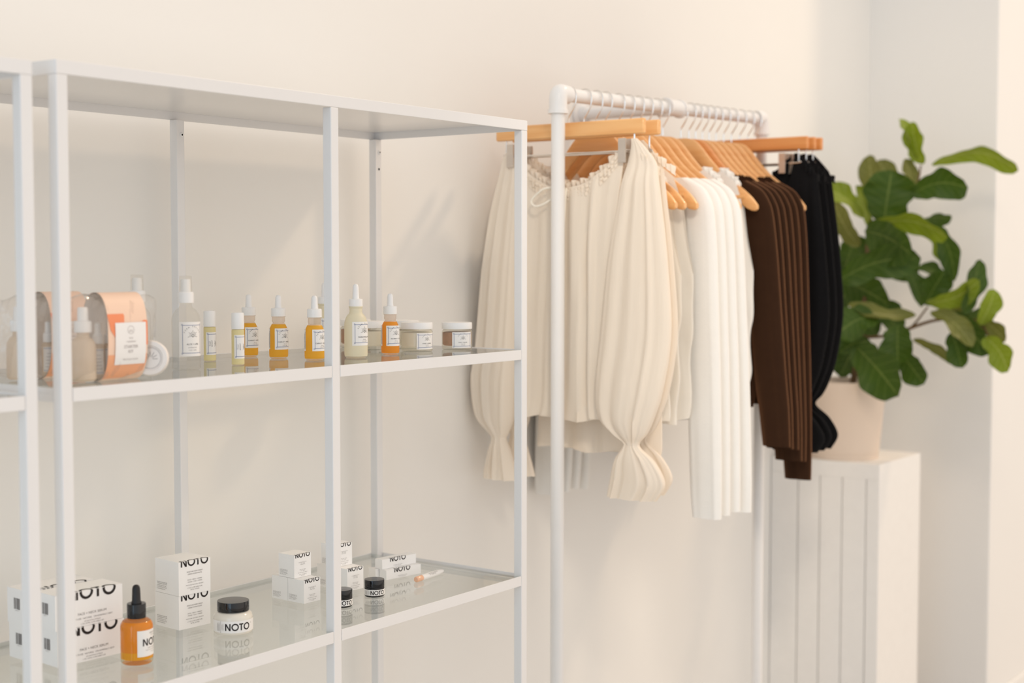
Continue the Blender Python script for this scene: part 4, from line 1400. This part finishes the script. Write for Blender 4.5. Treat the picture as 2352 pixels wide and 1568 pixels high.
PC = Vector((2.908, 0.216, PZ))
fig = thing('potted_fig', PC, 'fiddle leaf fig in a blush ceramic pot standing on the white plinth', 'potted plant')
b = MB()
b.lathe([(0, 0.006), (0.090, 0.006, m_pot), (0.094, 0.0), (0.098, 0.0), (0.099, 0.008), (0.0985, 0.016), (0.1005, 0.018), (0.106, 0.08), (0.115, 0.18), (0.1185, 0.222), (0.118, 0.226), (0.112, 0.226), (0.108, 0.205), (0.107, 0.200)], m_pot, 64)
b.build('pot', fig)
b = MB(); b.lathe([(0, 0.200), (0.05, 0.204), (0.108, 0.200)], m_soil, 40); b.build('soil', fig)
BRANCH = [[(2.91, 0.193, 1.143), (2.927, 0.179, 1.257), (2.95, 0.177, 1.371), (2.98, 0.182, 1.499), (3.025, 0.198, 1.605), (3.076, 0.202, 1.668)], [(2.931, 0.177, 1.277), (2.968, 0.109, 1.283), (2.985, 0.053, 1.303), (3.0, 0.005, 1.367)], [(2.973, 0.085, 1.29), (2.993, -0.023, 1.33), (3.02, -0.128, 1.332), (2.99, -0.176, 1.291)], [(3.014, 0.194, 1.589), (3.049, 0.134, 1.64), (3.09, 0.084, 1.704), (3.124, 0.078, 1.783)]]
BRANCH[0].insert(0, (2.905, 0.205, PZ + 0.19))
for k, br_ in enumerate(BRANCH):
    b = MB()
    pts = crv([tuple(Vector(p) - PC) for p in br_], 30)
    r0 = 0.010 if k == 0 else 0.0055
    b.tube(pts, [r0 * (1 - 0.55 * i / 30) for i in range(31)], m_bark, 12)
    b.build('trunk' if k == 0 else 'branch', fig)
LEAVES = [((3.107, 0.067, 1.784), (3.072, 0.094, 1.905), 0.0295, -35, -0.1, 1), ((3.117, 0.088, 1.793), (3.08, 0.117, 1.923), 0.0284, 68, 0.08, 1), ((3.029, 0.065, 1.695), (3.042, -0.089, 1.703), 0.0453, 20, 0.16, 0), ((3.128, 0.099, 1.706), (3.14, 0.126, 1.809), 0.0221, 30, 0, 2), ((3.163, 0.059, 1.787), (3.272, -0.162, 1.748), 0.0284, 52, 0.2, 1), ((3.113, 0.217, 1.663), (3.126, 0.25, 1.823), 0.033, -25, 0.05, 2), ((3.192, 0.18, 1.691), (3.188, 0.231, 1.813), 0.0319, 25, 0.05, 2), ((3.013, 0.146, 1.611), (2.997, 0.115, 1.762), 0.0739, 10, 0.05, 0), ((3.025, 0.198, 1.602), (2.995, 0.216, 1.724), 0.0219, 55, 0.05, 1), ((3.075, 0.233, 1.629), (2.983, 0.335, 1.728), 0.0314, 40, 0.12, 1), ((2.931, 0.185, 1.543), (2.852, 0.237, 1.662), 0.0328, -30, -0.08, 2), ((2.927, 0.161, 1.597), (2.939, -0.064, 1.553), 0.0324, 45, 0.16, 1), ((3.167, 0.105, 1.614), (3.231, 0.017, 1.619), 0.021, 50, 0.1, 0), ((3.096, 0.032, 1.608), (3.045, -0.049, 1.446), 0.0305, 25, 0.3, 0), ((2.902, 0.16, 1.587), (2.857, 0.011, 1.511), 0.057, 35, 0.1, 0), ((2.833, 0.208, 1.443), (2.898, -0.012, 1.501), 0.0496, 20, 0.1, 0), ((2.927, 0.249, 1.448), (2.952, 0.105, 1.365), 0.0509, 30, 0.05, 0), ((2.961, 0.023, 1.344), (2.814, 0.16, 1.388), 0.0212, 50, -0.08, 2), ((2.873, 0.109, 1.343), (2.749, 0.173, 1.293), 0.047, 15, 0.1, 0), ((3.069, 0.047, 1.365), (3.055, 0.075, 1.471), 0.0256, 30, 0.05, 0), ((3.016, 0.018, 1.373), (3.016, -0.041, 1.468), 0.0402, 20, 0.05, 0), ((2.979, 0.001, 1.38), (2.992, -0.148, 1.435), 0.0322, 35, -0.1, 1), ((3.166, 0.021, 1.434), (3.147, 0.086, 1.488), 0.0221, 30, 0.2, 0), ((3.0, -0.099, 1.348), (3.02, -0.147, 1.502), 0.0297, 35, -0.05, 0), ((3.075, -0.032, 1.344), (3.08, -0.104, 1.386), 0.0202, 30, 0.1, 2), ((2.987, -0.151, 1.321), (2.978, -0.198, 1.417), 0.0293, 20, -0.1, 1), ((3.004, -0.139, 1.341), (3.005, -0.215, 1.273), 0.027, 30, 0.1, 2), ((2.974, -0.171, 1.286), (2.944, -0.241, 1.195), 0.0328, 20, 0.2, 1), ((3.008, -0.041, 1.357), (2.972, -0.173, 1.237), 0.0371, 30, 0.1, 0), ((2.947, -0.025, 1.358), (2.914, -0.158, 1.272), 0.0282, -30, 0.12, 2), ((2.998, -0.067, 1.298), (2.969, -0.105, 1.2), 0.031, 20, 0.1, 0), ((3.011, 0.05, 1.273), (3.017, -0.068, 1.202), 0.0164, 35, 0.1, 2), ((2.87, 0.043, 1.32), (2.825, 0.026, 1.216), 0.0467, 15, 0.05, 0), ((2.924, 0.063, 1.243), (2.902, -0.017, 1.152), 0.0373, 25, 0.05, 0), ((2.816, 0.145, 1.258), (2.76, 0.005, 1.129), 0.0611, 15, 0.05, 0), ((2.899, 0.134, 1.267), (2.827, 0.196, 1.243), 0.0276, 30, 0.1, 0), ((2.984, 0.19, 1.293), (2.914, 0.24, 1.166), 0.0411, 30, 0.0, 0), ((3.054, 0.215, 1.499), (2.977, 0.275, 1.369), 0.0443, 20, 0.0, 0), ((3.071, 0.265, 1.551), (3.043, 0.293, 1.446), 0.0395, 20, 0.0, 0), ((3.077, 0.193, 1.237), (3.045, 0.227, 1.132), 0.0446, 20, 0.0, 0), ((3.135, 0.234, 1.432), (3.12, 0.303, 1.572), 0.0532, 15, 0.05, 0), ((3.105, 0.235, 1.367), (3.084, 0.309, 1.485), 0.0477, 20, 0.05, 0), ((3.063, 0.182, 1.277), (3.021, 0.248, 1.362), 0.047, 20, 0.05, 0), ((3.083, 0.121, 1.278), (3.073, 0.178, 1.381), 0.039, 25, 0.05, 0), ((3.132, 0.028, 1.37), (3.12, 0.086, 1.447), 0.0337, 20, 0.05, 0), ((3.055, 0.25, 1.157), (3.038, 0.286, 1.282), 0.0474, 15, 0.0, 0), ((3.07, -0.06, 1.345), (3.091, -0.161, 1.293), 0.0302, 30, 0.12, 0), ((3.099, 0.193, 1.551), (3.117, 0.09, 1.447), 0.047, 25, 0.1, 0), ((3.161, 0.204, 1.499), (3.167, 0.208, 1.631), 0.0584, 15, 0.0, 0), ((3.154, 0.053, 1.602), (3.137, -0.001, 1.499), 0.031, 30, 0.15, 1), ((3.028, -0.106, 1.325), (3.065, -0.186, 1.375), 0.0273, 30, 0.1, 0)]
VIEW = Vector((0.9328, 0.3604, 0.0))      # leaves turn their faces to the shop window
def leaf(bp, tp, hw, phi, bend, kind, seed):
    rnd = random.Random(seed)
    B, T = Vector(bp) - PC, Vector(tp) - PC
    ax = T - B
    Ln = ax.length
    ax.normalize()
    side = ax.cross(VIEW).normalized()
    nrm = side.cross(ax).normalized()
    if nrm.dot(VIEW) > 0:
        nrm = -nrm
    side = nrm.cross(ax).normalized()
    a = math.radians(phi)
    side, nrm = side * math.cos(a) + nrm * math.sin(a), nrm * math.cos(a) - side * math.sin(a)
    hw = 1.27 * hw / max(0.55, math.cos(a)) ** 0.6
    n, m_ = 22, 10
    V, F, UV = [], [], []
    p1, p2 = rnd.uniform(0, 6), rnd.uniform(0, 6)
    up = Vector((0, 0, 1))
    lift = (up - ax * up.dot(ax))
    for i in range(n + 1):
        s = i / n
        prof = (max(0, s) ** 0.55) * (max(0, 1 - s) ** 0.42) * 1.50
        prof *= 1 - 0.18 * math.exp(-((s - 0.40) / 0.10) ** 2) + 0.10 * math.exp(-((s - 0.70) / 0.15) ** 2)
        prof = max(prof, 0.02)
        c = B + ax * (Ln * s) + lift * (bend * Ln * math.sin(PI * s)) + nrm * (-0.10 * Ln * s * s)
        for j in range(m_ + 1):
            v = 2 * j / m_ - 1
            w = hw * prof * v * (1 + 0.05 * math.sin(11 * s + p1 * (1 if v > 0 else 2)))
            rip = 0.09 * hw * math.sin(13 * s + p1 + (1.3 if v > 0 else 0)) * v * v + 0.03 * hw * math.sin(30 * s + p2) * abs(v)
            V.append(tuple(c + side * w + nrm * (0.30 * hw * v * v * prof + rip)))
            UV.append((v, s))
    for i in range(n):
        for j in range(m_):
            q = i * (m_ + 1) + j
            F.append((q, q + 1, q + m_ + 2, q + m_ + 1))
    # make the printed (upper) face the side that faces along nrm
    mb = MB()
    mt = (m_leaf, m_leafy, m_leafu)[kind]
    mb.add(V, F, mt)
    mb.uv = UV
    k_ = Vector(V[F[60][1]]) - Vector(V[F[60][0]])
    l_ = Vector(V[F[60][3]]) - Vector(V[F[60][0]])
    if k_.cross(l_).dot(nrm) < 0:
        mb.f = [tuple(reversed(f)) for f in mb.f]
    return mb.build('leaf', fig, angle=80)
for i, L_ in enumerate(LEAVES):
    leaf(*L_, seed=i + 5)
